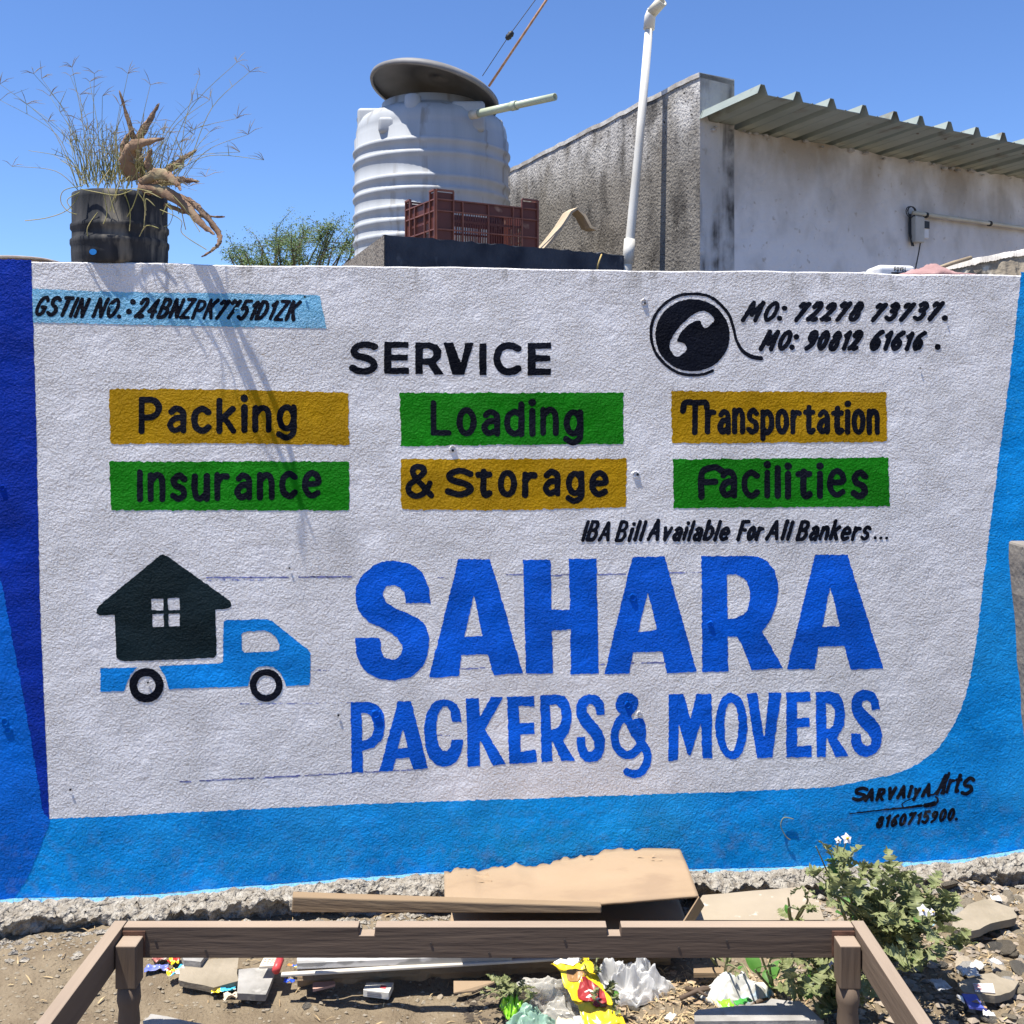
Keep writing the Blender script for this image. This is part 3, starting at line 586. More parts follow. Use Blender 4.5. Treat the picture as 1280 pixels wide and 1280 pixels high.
LV = [([(180,226),(172,190),(163,160),(149,113)], .010, 3.16, 3.15), ([(168,215),(172,178),(185,152),(199,129)], .014, 3.18, 3.2), ([(166,226),(158,205),(162,185),(178,178),(205,173)], .021, 3.10, 3.02),
      ([(195,222),(215,208),(232,196),(246,187)], .010, 3.10, 3.12), ([(175,230),(190,219),(205,218),(218,226),(226,238)], .017, 3.06, 2.99), ([(188,232),(212,226),(232,225),(249,227)], .011, 3.08, 3.06),
      ([(172,235),(200,238),(226,252),(252,280),(268,293)], .016, 3.06, 2.972), ([(200,240),(230,248),(250,262),(272,290),(274,302),(266,312),(252,321)], .008, 3.04, 2.968),
      ([(170,222),(158,200),(155,178),(168,160)], .015, 3.13, 3.14), ([(205,255),(225,263),(250,270),(281,271)], .005, 3.06, 3.05), ([(188,215),(184,200),(190,186)], .010, 3.08, 3.07)]
for l in LV: leaf(*l).build('leaf', aloem, aloe, True)
# grass
gm = mat('dry_grass', (.24, .25, .09), (.46, .40, .20), 14, .7, 0, 1, .2, trl=.25)
gp = mat('grass_plume', (.42, .37, .28), (.30, .25, .2), 20, .8, trl=.3)
grass = empty('grass_tuft', POT+Vector((-.04, 0, .21)), 'sparse dry grass with feathery seed heads growing from the black pot', 'grass')
rr = random.Random(3); st = MB(); pl = MB(); bl = MB()
def stem(x0, y0, x1, y1, dr, head=True, r=.0014):
    d0 = rr.uniform(3.07, 3.22); d1 = d0+rr.uniform(-.09, .10)+dr; bx = rr.uniform(-8, 8)
    mid = ((x0+x1)/2-(x1-x0)*.16+bx, (y0+y1)/2-(abs(x1-x0))*.12); q = cat([(x0, y0), mid, (x1, y1)], False, 6)
    n = len(q); pts = [P(a[0], a[1], d0+(d1-d0)*i/(n-1)) for i, a in enumerate(q)]
    st.tube(pts, [r*(1-.55*i/(n-1)) for i in range(n)], 4)
    e = pts[-1]
    if head:
        for k in range(rr.randint(3, 5)):
            a = rr.uniform(.1, 3.0); L = rr.uniform(.025, .06); v = Vector((math.cos(a), rr.uniform(-.4, .4), math.sin(a)*.8)).normalized()
            pl.tube([e, e+v*L*.5+Vector((0, 0, .002)), e+v*L-Vector((0, 0, .006))], [.0007, .0011, .0003], 3)
    for k in range(rr.randint(1, 3)):
        i = rr.randint(1, n-3); p = pts[i]; a = rr.uniform(.4, 2.7); L = rr.uniform(.02, .06)
        v = Vector((math.cos(a), rr.uniform(-.3, .3), math.sin(a)*.9)); bl.tube([p, p+v*L*.5, p+v*L], [.0013, .0011, .0002], 3, True, .4)
for x0, y0, x1, y1 in ((97,232,0,105),(97,235,0,125),(100,230,33,130),(100,232,52,98),(104,230,42,92),(112,226,62,120),(118,226,88,95),(112,228,90,84),(120,226,118,92),(125,226,112,102),(108,228,60,152),(140,226,160,92),(150,222,150,132),(165,215,188,106),(160,215,205,166),(190,210,240,128),(200,210,262,125),(215,200,296,148),(225,200,250,94),(205,215,296,78),(100,240,15,208),(240,195,312,90),(235,205,262,165),(215,222,300,190),(220,215,330,200),(120,226,75,140),(130,226,128,120),(118,225,100,118),(225,230,310,168),(135,224,100,150)):
    stem(x0, y0, x1, y1, 0)
for k in range(110):
    x0 = rr.uniform(98, 200); stem(x0, rr.uniform(222, 236), x0+rr.gauss(0, 22)-(145-x0)*.35, rr.uniform(150, 205), 0, rr.random() < .25, .0014)
for k in range(26):
    x0 = rr.uniform(170, 230); stem(x0, rr.uniform(212, 240), x0+rr.uniform(-5, 60), rr.uniform(160, 245), -.03, rr.random() < .5, .0009)
# straggling roots and runners over the rim
for q in ([(103,232),(80,238),(76,252),(85,264),(96,268)], [(98,244),(85,262),(60,272),(31,276)], [(100,240),(84,250),(90,262)], [(207,255),(216,265),(212,280),(205,283)], [(200,262),(226,275),(228,292),(258,312)], [(128,215),(136,240),(143,266)], [(150,238),(170,236),(190,240)], [(100,236),(120,240),(145,244),(165,238)], [(216,244),(232,262),(250,290)]):
    c_ = cat(q, False, 6); n = len(c_); st.tube([P(a[0], a[1], 3.01-.02*i/n) for i, a in enumerate(c_)], .0013, 4)
# hanging strands in front of the wall face whose shadows streak down the render
for k in range(22):
    x0 = rr.uniform(100, 245); y0 = rr.uniform(215, 300); dw = wall_d(x0)-rr.uniform(.003, .022)
    q = cat([(x0, y0), (x0+rr.uniform(-6, 12), y0-rr.uniform(10, 30)), (x0+rr.uniform(-10, 30), y0-rr.uniform(5, 60))], False, 4)
    bl.tube([P(a[0], a[1], dw) for a in q], [.0016]*(len(q)-1)+[.0004], 3)
st.build('stalks', gm, grass)['kind'] = 'stuff'; pl.build('seed_heads', gp, grass)['kind'] = 'stuff'; bl.build('blades', gm, grass)['kind'] = 'stuff'
# curved lid at far left of wall top
rust = mat('rusty_tin', (.24, .17, .12), (.38, .33, .28), 14, .6, .001, 60, .4)
m = MB(); n = 14; v = []; f = []
for j in range(2):
    for i in range(n):
        u = i/(n-1); px = -60+u*130; h = 7.5*math.sin(math.pi*u)**.6; d = 3.10+.3*j
        p = P(px, 326.5-h*1.0, d) if j == 0 else P(px, 325-h, 3.10)+Vector((0, .3, .004)); v.append(p)
for i in range(n-1): f.append((i, i+1, n+i+1, n+i))
m.add(v, f); o = m.build('bent_tin_sheet', rust, None, True, loc=P(0, 325, 3.15)); tag(o, 'low bowed rusty tin sheet lying on the left end of the wall', 'sheet')
o.modifiers.new('solid', 'SOLIDIFY').thickness = .004
# ------------------------------------------------------------------ tank platform (flat roof of the low building behind)
tar = mat('dark_tarred_concrete', (.032, .035, .044), (.075, .08, .092), 7, .9, .005, 60, .1, .5, .3, (.16, .16, .165), 12, .40, stretch=(1, 1, .7))
conc = mat('rough_grey_concrete', (.19, .165, .14), (.28, .25, .21), 9, .95, .008, 70, .1, .5, .4, (.10, .085, .07), 40, .40)
RZ = 2.165
C0 = P(480, 292.5, 4.0); C0.z = RZ; C1 = C0+E1*1.14; L1 = Vector((C0.x-.345*2.6, C0.y+2.6, RZ)); K0 = Vector((.918, 5.0, 0))
plat = empty('low_building', (C0.x, C0.y, 0), 'low flat roofed concrete block with dark tarred face carrying the water tank', 'building')
base = [C0, C1, C1+E2*.9+E1*.0, Vector((.62, 5.35, RZ)), Vector((.0, 6.5, RZ)), Vector((-.1, 6.9, RZ)), L1]
m = MB().prism([Vector((p.x, p.y, 0)) for p in base], (0, 0, RZ-.03)); m.build('walls', conc, plat)
ctr = sum(base, Vector())/len(base)
m = MB(); top = []
for i in range(40): top.append(C0+E1*(1.14*i/39)+Vector((0, 0, random.uniform(-.007, .004))))
v = []; 
for t in top: v += [Vector((t.x, t.y, .0))-E2*.012, t-E2*.012, t+E2*.03+Vector((0, 0, .004))]
f = []
for i in range(39): f += [(3*i, 3*i+3, 3*i+4, 3*i+1), (3*i+1, 3*i+4, 3*i+5, 3*i+2)]
MB().add(v, f).build('tarred_face', tar, plat)
MB().prism([Vector((p.x, p.y, RZ-.03)) for p in base], (0, 0, .03)).build('roof_slab', conc, plat)
# water tank
TC = Vector((-.469, 6.0, RZ))
tankm = mat('grey_tank_plastic', (.44, .46, .475), (.36, .375, .385), 3, .6, .0008, 40, .3, .5, .35, (.27, .26, .24), 5, .42, stretch=(3, 3, .3))
tank = empty('water_tank', TC, 'ribbed pale grey plastic water tank with its dark lid tilted open', 'water tank')
R0 = .448; pf = [(0, 0), (R0, 0)]
def rib(z): return [(R0, z-.028), (R0+.004, z-.018), (R0+.011, z-.008), (R0+.012, z+.004), (R0+.006, z+.012), (R0, z+.018)]
for z in (2.24, 2.33, 2.42, 2.50, 2.572, 2.672, 2.742, 2.868, 2.940): pf += [(r, zz-RZ) for r, zz in rib(z)]
pf += [(R0+.002, 3.015-RZ), (R0-.008, 3.03-RZ), (R0-.008, 3.06-RZ), (R0-.016, 3.10-RZ), (R0-.042, 3.140-RZ), (R0-.085, 3.165-RZ), (.31, 3.185-RZ), (.292, 3.20-RZ), (.292, 3.235-RZ), (.275, 3.24-RZ), (.27, 3.2-RZ), (.1, 3.19-RZ)]
MB().lathe(pf, TC, 88).build('barrel', tankm, tank, True)
def lug(px, py, d, w, h, dep):
    c = P(px, py, d); o = MB().box(c-Vector((w/2, 0, h)), (w, 0, 0), (0, dep, 0), (0, 0, h)).build('lug', tankm, tank); bevel(o, .022, 4)
    for pg in o.data.polygons: pg.use_smooth = True
lug(464, 134, 5.86, .165, .24, .20); lug(585, 125, 5.64, .185, .17, .25); lug(614, 148, 5.86, .135, .20, .20); lug(487, 145, 5.60, .13, .09, .2)
c = P(451, 150, 5.895)
m = MB(); m.tube([c+Vector((math.cos(t)*.021, -.002, math.sin(t)*.029)) for t in np.linspace(0, 6.3, 18)], .0022, 5)
for t in (-.010, 0, .010): m.tube([c+Vector((t, -.002, -.022)), c+Vector((t, -.002, .022))], .0016, 5)
m.build('moulded_mark', mat('mark_grey', (.16, .165, .17), rough=.6), tank)
c = P(516, 138, 5.63); MB().lathe([(0, .085), (.036, .085), (.045, .078), (.047, .03), (.047, -.02)], c-Vector((0, 0, 0)), 24).build('air_vent', tankm, tank, True)
lidm = mat('tank_lid_plastic', (.17, .165, .16), (.25, .245, .24), 4, .6, .001, 40, .3)
Rm = Matrix.Rotation(math.radians(12), 3, 'Y') @ Matrix.Rotation(math.radians(-8), 3, 'X')
lc = P(543.5, 116, 5.80); lr = .366
pl_ = [(lr*.96, -.018), (lr, -.022), (lr*1.015, -.010), (lr*1.01, .006), (lr*.93, .028), (lr*.7, .062), (lr*.42, .082), (lr*.40, .094), (lr*.2, .10), (lr*.07, .10), (lr*.065, .115), (0, .117)]
o = MB().lathe(pl_, lc, 72, Rm).build('lid', lidm, tank, True); o.modifiers.new('solid', 'SOLIDIFY').thickness = .007
pvc = mat('cream_pvc', (.62, .58, .46), (.52, .48, .38), 5, .45, 0, 1, .4)
gpvc = mat('pale_green_pvc', (.52, .58, .42), (.44, .49, .36), 5, .45, 0, 1, .4)
white_pvc = mat('white_pvc', (.70, .68, .62), (.60, .57, .50), 5, .45, 0, 1, .4)
a, b = P(589, 144, 5.58), P(694, 121, 5.2); q = (b-a)
def open_pipe(a, b, r, mt, par, name, wallt=.004, n=24):
    t = (b-a).normalized(); M = t.to_track_quat('Z', 'Y').to_matrix(); L = (b-a).length
    return MB().lathe([(r-wallt, 0), (r, 0), (r, L), (r-wallt, L), (r-wallt, L*.6)], a, n, M).build(name, mt, par, True)
ov = empty('overflow_pipe', a, 'pale green plastic overflow pipe poking out of the tank shoulder', 'pipe')
open_pipe(a, b, .019, gpvc, ov, 'pipe'); open_pipe(a+q*.0, a+q*.10, .025, pvc, ov, 'socket'); open_pipe(a+q*.08, a+q*.53, .0215, gpvc, ov, 'sleeve'); open_pipe(a+q*.50, a+q*.56, .025, gpvc, ov, 'coupling')
# crate on the platform edge
cr = mat('red_brown_plastic', (.115, .034, .025), (.075, .024, .018), 6, .5, 0, 1, .35, .5, .3, (.30, .18, .13), 12, .34)
crl = mat('sunlit_worn_edge', (.22, .085, .055), (.15, .055, .04), 14, .5, 0, 1, .35); CC = P(545, 237, 4.75); CC.z = RZ; cl, cw, chh = .545, .335, .331  # worn rails and rims, their sun highlight put into the paler colour
crate = empty('plastic_crate', CC, 'red brown ventilated plastic crate with slatted sides beside the water tank', 'crate')
def side(o, u, L, nrm, cells, hi_ends):
    """one lattice side; u along, nrm outward"""
    up = UP; H_ = chh
    zs_ = (0, .14, .44, .70, .86)
    for k, z in enumerate(zs_): MB().box(o+up*(z*H_)-nrm*.0, u*L, nrm*.008, up*.006).build('rail', crl, crate)
    for s0, s1 in ((0, .16), (.84, 1)):
        MB().box(o+u*(L*s0)-nrm*.004, u*(L*(s1-s0)), nrm*.004, up*(H_*.97)).build('corner_panel', cr, crate)
        MB().box(o+u*(L*s0)+up*(H_*.985), u*(L*(s1-s0)), nrm*.012, up*.008).build('rim', crl, crate)
    MB().box(o+u*(L*.16)+up*(H_*.86), u*(L*.68), nrm*.004, up*.003).build('rim', cr, crate)
    MB().box(o+u*(L*.16)-nrm*.004+up*(H_*.70), u*(L*.68), nrm*.004, up*(H_*.16)).build('upper_band', cr, crate)
    for s in [i/cells for i in range(cells+1)]+[.16, .84]:
        if s in (0, 1) or .15 < s < .85: MB().box(o+u*(L*s-.003)+nrm*.0, u*.006, nrm*.010, up*(H_*(.86 if .17 < s < .83 else .99))).build('upright', crl, crate)
    n = int(L*.68/.0125); sm_ = MB()
    for i in range(n): sm_.box(o+u*(L*.16+(i+.2)*L*.68/n)-nrm*.003, u*.0035, nrm*.003, up*(H_*.70))
    sm_.box(o+u*(L*.16)-nrm*.003+up*(H_*.57), u*(L*.68), nrm*.003, up*.010); sm_.box(o+u*(L*.16)-nrm*.003+up*(H_*.28), u*(L*.68), nrm*.003, up*.008)
    g = sm_.build('slats', cr, crate); g['kind'] = 'stuff'
side(CC, E1, cl, -E2, 4, 1); side(CC+E2*cw, E1, cl, E2, 4, 1); side(CC, E2, cw, -E1, 3, 1); side(CC+E1*cl, E2, cw, E1, 3, 1)
MB().box(CC, E1*cl, E2*cw, UP*.006).build('base', cr, crate)
# ridge tile leaning against the gable wall
tilem = mat('cream_ridge_tile', (.50, .41, .29), (.40, .32, .22), 8, .8, .001, 60, .2)
prf = [(676, 319), (690, 303), (704, 285), (716, 266), (722, 262), (730, 270), (738, 285), (746, 288)]
m = MB(); v = []; 
for x, y in prf: p = P(x, y, 5.42); v += [p, p+Vector((-.03, .26, .035))]
m.add(v, [(2*i, 2*i+1, 2*i+3, 2*i+2) for i in range(len(prf)-1)])
o = m.build('ridge_tile', tilem, None, False, loc=P(715, 319, 5.45)); o.modifiers.new('solid', 'SOLIDIFY').thickness = .013
tag(o, 'folded cream roof ridge tile leaning beside the crate', 'roof tile')
# ------------------------------------------------------------------ main building behind
def wall_mat(name, base, dirt, dark, zt, zspan, gap, bump, bs, pits=0.0, wash=None, streak=.3):
    m = bpy.data.materials.new(name); m.use_nodes = True; N = m.node_tree.nodes; L = m.node_tree.links; b = N['Principled BSDF']; b.inputs['Roughness'].default_value = .95; b.inputs['Specular IOR Level'].default_value = .1
    pos = N.new('ShaderNodeNewGeometry').outputs['Position']; sp = N.new('ShaderNodeSeparateXYZ'); L.new(pos, sp.inputs[0])
    def noise(sc, st=(1, 1, 1), d=6):
        mp = N.new('ShaderNodeMapping'); mp.inputs['Scale'].default_value = st; L.new(pos, mp.inputs[0]); n = N.new('ShaderNodeTexNoise'); n.inputs['Scale'].default_value = sc; n.inputs['Detail'].default_value = d; L.new(mp.outputs[0], n.inputs[0]); return n.outputs[0]
    def mr(o, a, z, p=0, q=1):
        r = N.new('ShaderNodeMapRange'); r.inputs[1].default_value = a; r.inputs[2].default_value = z; r.inputs[3].default_value = p; r.inputs[4].default_value = q; L.new(o, r.inputs[0]); return r.outputs[0]
    def op(k, a, z):
        q = N.new('ShaderNodeMath'); q.operation = k; q.use_clamp = True
        for i, s in enumerate((a, z)):
            if isinstance(s, (int, float)): q.inputs[i].default_value = s
            else: L.new(s, q.inputs[i])
        return q.outputs[0]
    def mix(f, a, z):
        x = N.new('ShaderNodeMix'); x.data_type = 'RGBA'; L.new(f, x.inputs[0])
        for i, k in ((6, a), (7, z)):
            if isinstance(k, tuple): x.inputs[i].default_value = (*k, 1)
            else: L.new(k, x.inputs[i])
        return x.outputs[2]
    zz = mr(sp.outputs[2], zt-zspan, zt)
    f = op('MULTIPLY', mr(noise(4, (1, 1, .6)), .3, .62), zz) if not wash else mr(noise(3.5), .3, .7)
    col = mix(f, base, dirt)
    if wash:                                              # limewash surviving near the coping and the corner
        w1 = op('MULTIPLY', mr(sp.outputs[2], zt-.42, zt-.10), mr(noise(5, (1.2, 1.2, .8)), .36, .56)); col = mix(w1, col, wash)
    st = op('MULTIPLY', mr(noise(3.4, (2.0, 2.0, .55) if pits else (3.2, 3.2, .35) if streak > .5 else (1.6, 1.6, 1.2)), .47, .61), mr(noise(9, (1, 1, .7)), .36, .58)); col = mix(op('MULTIPLY', st, .75 if pits else streak), col, dark)
    if pits: col = mix(mr(noise(75, (1, 1, 1), 3), .60, .68), col, dark); col = mix(mr(noise(95, (1, 1, 1), 2), .66, .74, 0, .7), col, (.5, .47, .42))
    else: col = mix(mr(noise(26, (1, 1, 1), 3), .66, .74, 0, .55), col, dirt)
    L.new(col, b.inputs['Base Color'])
    bp = N.new('ShaderNodeBump'); bp.inputs['Distance'].default_value = bump; L.new(noise(bs, (1, 1, 1), 5), bp.inputs['Height']); L.new(bp.outputs[0], b.inputs['Normal'])
    return m
gabm = wall_mat('weathered_gravel_render', (.175, .16, .14), (.235, .215, .185), (.040, .036, .032), 3.1, 1.0, 0, .009, 70, 1, (.58, .56, .53))
whm = wall_mat('limewashed_wall', (.72, .70, .69), (.34, .28, .21), (.26, .24, .21), 2.90, .60, 0, .008, 26)
endm = wall_mat('limewashed_end', (.56, .55, .54), (.34, .31, .27), (.07, .065, .06), 3.1, 1.0, 0, .008, 30, 0, None, .95)
copm = mat('coping_limewash', (.62, .60, .56), (.36, .33, .29), 12, .9, .003, 50)
bld = empty('rendered_building', K0, 'single storey building with gravelly gable wall, limewashed front and corrugated metal roof', 'building')
tw = .22; n = 60; v = []; f = []
for i in range(n):
    s = 3.6*i/(n-1); zt = 3.112-.104*s/1.86*1.0+random.uniform(-.005, .005); p = K0+E2*s
    v += [Vector((p.x, p.y, 0)), Vector((p.x, p.y, zt))]
for i in range(n-1): f.append((2*i, 2*i+1, 2*i+3, 2*i+2))
g = MB().add(v, [q[::-1] for q in f]).build('gable_wall', gabm, bld); 
v2 = [(Vector(v[i])+(Vector((0, 0, .012)) if i % 2 else Vector())) for i in range(1, 2*n, 2)]
m = MB(); cv = []; 
for p in v2: cv += [p+E1*-.006, p+E1*-.006+UP*.006-UP*.03, p+E1*tw, p+E1*tw+UP*-.03]
cf = []
for i in range(n-1): cf += [(4*i, 4*i+4, 4*i+6, 4*i+2), (4*i+1, 4*i+5, 4*i+4, 4*i), (4*i+2, 4*i+6, 4*i+7, 4*i+3)]
cf += [(0, 2, 3, 1)]
m.add(cv, cf).build('coping', copm, bld)
m = MB().add([K0+E1*0, K0+E1*tw, K0+E1*tw+UP*3.112, K0+UP*3.118], [(0, 1, 2, 3)]); m.build('wall_end', endm, bld)
m = MB().add([K0+E1*tw, K0+E1*tw+E2*3.6, K0+E1*tw+E2*3.6+UP*3.0, K0+E1*tw+UP*3.11], [(0, 1, 2, 3)]); m.build('inner_wall', endm, bld)
EZ = 2.885
n = 120; v = []; f = []
for i in range(n):
    s = tw+(5.2-tw)*i/(n-1); p = K0+E1*s+E2*.006; v += [Vector((p.x, p.y, 0)), Vector((p.x, p.y, EZ-.012+random.uniform(-.010, .006)))]
for i in range(n-1): f.append((2*i, 2*i+2, 2*i+3, 2*i+1))
MB().add(v, f).build('front_wall', whm, bld)
m = MB(); 
for i in range(26):                                      # crumbs of mortar packed under the sheets
    s = random.uniform(.05, 2.6); p = K0+E1*s-E2*.01+UP*(EZ-.02+random.uniform(-.02, .004)); r = random.uniform(.008, .02)
    m.lathe([(0, -r*.6), (r, -r*.2), (r*.9, r*.3), (0, r*.6)], p, 6)
m.build('mortar_crumbs', endm, bld)['kind'] = 'stuff'
sheetm = mat('galvanised_sheet', (.34, .38, .34), (.26, .30, .265), 5, .5, .002, 12, .45, .5, .4, (.20, .19, .15), 7, .40, metallic=.25)
def sheet(s0, nr, lift, back=3.4, cutp=None):
    pitch = .22; prof = []; s = s0
    for k in range(nr):
        prof += [(s-.032, 0), (s-.012, .044), (s+.012, .044), (s+.032, 0), (s+.085, 0), (s+.092, .004), (s+.10, 0), (s+.15, 0)]; s += pitch
    prof.append((s-.05, 0)); v = []
    if cutp is not None: prof = [q for q in prof if cutp[0] <= q[0] <= cutp[1]]
    for a, h in prof:
        for t in (-.407, 0, back*.5, back):
            z = EZ+.004-t*.104/1.86*1.0+lift; p = K0+E1*a+E2*t; v.append(Vector((p.x, p.y, z+h)))
    f = []
    for i in range(len(prof)-1):
        for j in range(3): f.append((4*i+j, 4*i+4+j, 4*i+5+j, 4*i+1+j))
    o = MB().add(v, f).build('roof_sheet', sheetm, bld); o.modifiers.new('solid', 'SOLIDIFY').thickness = .0025
sheet(.025, 5, .0, -.012, (-.1, .30)); sheet(.025, 5, .0, 3.4, (.24, 9)); sheet(.025+.22*5-.03, 5, .004); sheet(.025+.22*10-.06, 5, .0); sheet(.025+.22*15-.09, 6, .004)
m = MB()
for k in range(14):
    c = K0+E1*(.025+.107+.22*k-.03*(k//5))-E2*.30+UP*(EZ+.02); m.tube([c, c+UP*.012], .007, 7)
m.build('roof_screws', rustb_ := mat('rusty_screw', (.14, .09, .06), rough=.7), bld)['kind'] = 'stuff'
# meter box, conduit
MB0 = K0+E1*1.50-E2*.004+UP*2.40
mbx = empty('meter_box', MB0, 'small grey electric switch box under the conduit on the limewashed wall', 'switch box')
greyp = mat('grey_box_plastic', (.50, .48, .43), (.42, .40, .36), 8, .5); dk = mat('black_plastic', (.02, .02, .022), rough=.5); wht = mat('white_plastic', (.72, .71, .70), (.62, .61, .6), 5, .5)
bevel(MB().box(MB0, E1*.075, -E2*.045, UP*.145).build('case', greyp, mbx), .006)
bevel(MB().box(MB0+E1*.078+UP*.03, E1*.05, -E2*.03, UP*.10).build('breaker', wht, mbx), .004)
MB().box(MB0+E1*.082-E2*.031+UP*.085, E1*.042, -E2*.006, UP*.04).build('switch_block', dk, mbx)
m = MB()
for k in range(2): m.tube([MB0+E1*(-.012+.012*k)-E2*.01+UP*.16, MB0+E1*(-.014+.012*k)-E2*.012+UP*.05, MB0+E1*(.0+.012*k)-E2*.02-UP*.02], .004, 6)
for k in range(5):
    a = random.uniform(0, 6); pts = [MB0+E1*(.0+.035*math.cos(a+t)-.02*k/5)-E2*.02+UP*(.17+.03*math.sin(a+t)) for t in np.linspace(0, 3.6, 8)]; m.tube(pts, .0028, 5)
m.tube([MB0+E1*.06-E2*.03+UP*.02, MB0+E1*.055-E2*.02-UP*.05, MB0+E1*.035-E2*.01-UP*.16], .0035, 6)
m.build('wires', dk, mbx)
CP = K0+E1*1.50-E2*.03+UP*2.565; cp = empty('conduit_pipe', CP, 'cream conduit pipe running along the limewashed wall from the switch box', 'pipe')
m = MB(); m.tube([CP, CP+E1*1.2-UP*.004, CP+E1*3.4-UP*.01], .0115, 12); m.build('pipe', pvc, cp, True)
for s in (.10, .66, 1.3): MB().tube([CP+E1*s-UP*.004, CP+E1*(s+.014)-UP*.004], .0165, 12).build('clip', dk, cp)
# standing vent pipe
pa, pb = P(784, 336, 5.2), P(812, 27, 5.2)
vp = empty('vent_pipe', pa, 'tall leaning white plastic pipe with an elbow at its top', 'pipe'); q = pb-pa
MB().tube([pa-Vector((.02, 0, .35)), pa, pa+q*.5+Vector((.004, 0, 0)), pb], [.0245, .0245, .0215, .0205], 20).build('pipe', white_pvc, vp, True)
MB().tube([pa+q*.02, pa+q*.12], .029, 20).build('coupling', white_pvc, vp, True)
e0 = pb+q.normalized()*-.01; d1 = Vector((.062, -.07, .045))
MB().tube([e0-q.normalized()*.03, e0+q.normalized()*.035, e0+q.normalized()*.055+d1*.18], .0285, 20).build('elbow', white_pvc, vp, True)
open_pipe(e0+q.normalized()*.048+d1*.1, e0+q.normalized()*.055+d1*.85, .029, pvc, vp, 'elbow_socket', .006)
MB().tube([pa+Vector((-.09, -.02, .015)), pa+Vector((-.03, -.02, .05))], .017, 14).build('side_stub', white_pvc, vp, True)
m = MB(); m.tube([P(746, 337, 4.3), P(749, 326, 4.3), P(752, 318, 4.32)], .0035, 6); o = m.build('yellow_cord_end', mat('yellow_cord', (.45, .33, .12), rough=.7), None, True, loc=P(746, 330, 4.3)); tag(o, 'short yellow cord end hanging over the dark tarred edge', 'cord')
# overhead lines
m = MB(); m.tube([P(611, 108, 6.6), P(683, 0, 6.6), P(705, -36, 6.7), P(900, -380, 7.5)], .0085, 6); o = m.build('orange_rope', mat('orange_rope', (.42, .24, .13), (.3, .16, .09), 30, .8), None, True, loc=P(611, 108, 6.6)); tag(o, 'orange brown rope rising from behind the tank lid', 'rope')
wi = empty('thin_wire', P(603, 95, 6.7), 'thin dark wire with a small insulator rising behind the tank', 'wire')
MB().tube([P(603, 95, 6.7), P(636, 45, 6.7), P(672, -4, 6.7), P(860, -270, 7.4)], .0028, 5).build('strand', dk, wi); MB().lathe([(0, -.035), (.014, -.03), (.022, -.01), (.018, 0), (.022, .01), (.014, .03), (0, .035)], P(637, 44.5, 6.7), 12, Matrix.Rotation(.7, 3, 'Y')).build('insulator', dk, wi, True)
# white box with lettering, cloth, broken wall on the right
WBX = P(1088, 344, 4.2)
wbx = empty('white_appliance', WBX, 'rounded white plastic casing lettered in black behind the wall beside the pink cloth', 'appliance')
o = MB().box(WBX+Vector((.03, 0, -.2)), (.17, .03, 0), (0, .16, 0), (0, 0, .245)).build('casing', wht, wbx); bevel(o, .02, 4)
o = MB().box(WBX+Vector((-.03, .05, -.2)), (.09, .02, 0), (0, .16, 0), (0, 0, .225)).build('side_cover', wht, wbx); bevel(o, .03, 4)
st_ = text('POVEL', 0, 36, 8, 8, 8, 1.0); m = MB()
for pts, r in [(s[0], s[1]) for s in st_]:
    for a, b in zip(pts[:-1], pts[1:]):
        fpt = lambda q: WBX+Vector((.03, 0, 0))+Vector((.17, .03, 0))*(.42+q[0]/36*.33)+Vector((0, -.002, .036-q[1]/8*.018)); m.tube([fpt(a), fpt(b)], .0016, 4)
m.build('lettering', dk, wbx)
MB().box(WBX+Vector((.03, 0, 0))+Vector((.17, .03, 0))*.35+Vector((0, -.003, -.002)), (.085, .015, 0), (0, .004, 0), (0, 0, .016)).build('label_strip', dk, wbx)
clothm = mat('dusty_pink_cloth', (.40, .25, .24), (.30, .18, .17), 12, .95, .002, 120, .05)
n1, n2 = 60, 24; U, Vv = np.meshgrid(np.linspace(0, 1, n1), np.linspace(0, 1, n2), indexing='ij')
px = 1116+U*92; base = np.array([[P(a, 343, 3.40) for a in r] for r in px]).reshape(n1, n2, 3)
hgt = .004+.020*np.sin(np.pi*U)**.7*np.sin(np.pi*np.clip(Vv, 0, 1))**.5*(1+1.2*fbm(U*7, Vv*3, 0, 3, 4)) + .026*np.exp(-((U-.55)/.10)**2)*np.sin(np.pi*Vv)
base[..., 1] += (Vv-.5)*.16; base[..., 2] = TOPZ+hgt
o = grid_obj('pink_cloth', base, clothm); tag(o, 'crumpled dusty pink cloth lying on the wall top', 'cloth'); o.modifiers.new('solid', 'SOLIDIFY').thickness = .003
brk = mat('broken_masonry', (.30, .26, .20), (.20, .17, .13), 14, .95, .012, 40, .1, .5, .3, (.42, .39, .33), 22, .42)
n1, n2 = 110, 40; u = np.linspace(0, 1, n1); tp = 335-30*u+2.2*fbm(u*9, u*0, 0, 3, 8)
V = np.zeros((n1, n2, 3))
for i in range(n1):
    px = 1176+u[i]*150; top = P(px, tp[i]-(0 if u[i] < .8 else 0), 3.62)
    for j in range(n2):
        t = j/(n2-1); V[i, j] = (top.x, 3.62-.10*t+.05*float(fbm(np.array([u[i]*12]), np.array([t*5]), 0, 4, 6)[0])*min(1, t*4), top.z-t*.45)
bw = empty('broken_wall', P(1180, 344, 3.62), 'broken sloping stub of rubble masonry with a limewashed top edge at right', 'wall')
grid_obj('rubble_face', V-np.array(bw.location), brk, bw)
VV = np.zeros((n1, 3, 3))
for i in range(n1):
    for j, (oy, oz) in enumerate(((-.012, -.014), (0, .006), (.16, .012))): VV[i, j] = V[i, 0]+np.array([0, oy, oz+.003*random.random()])
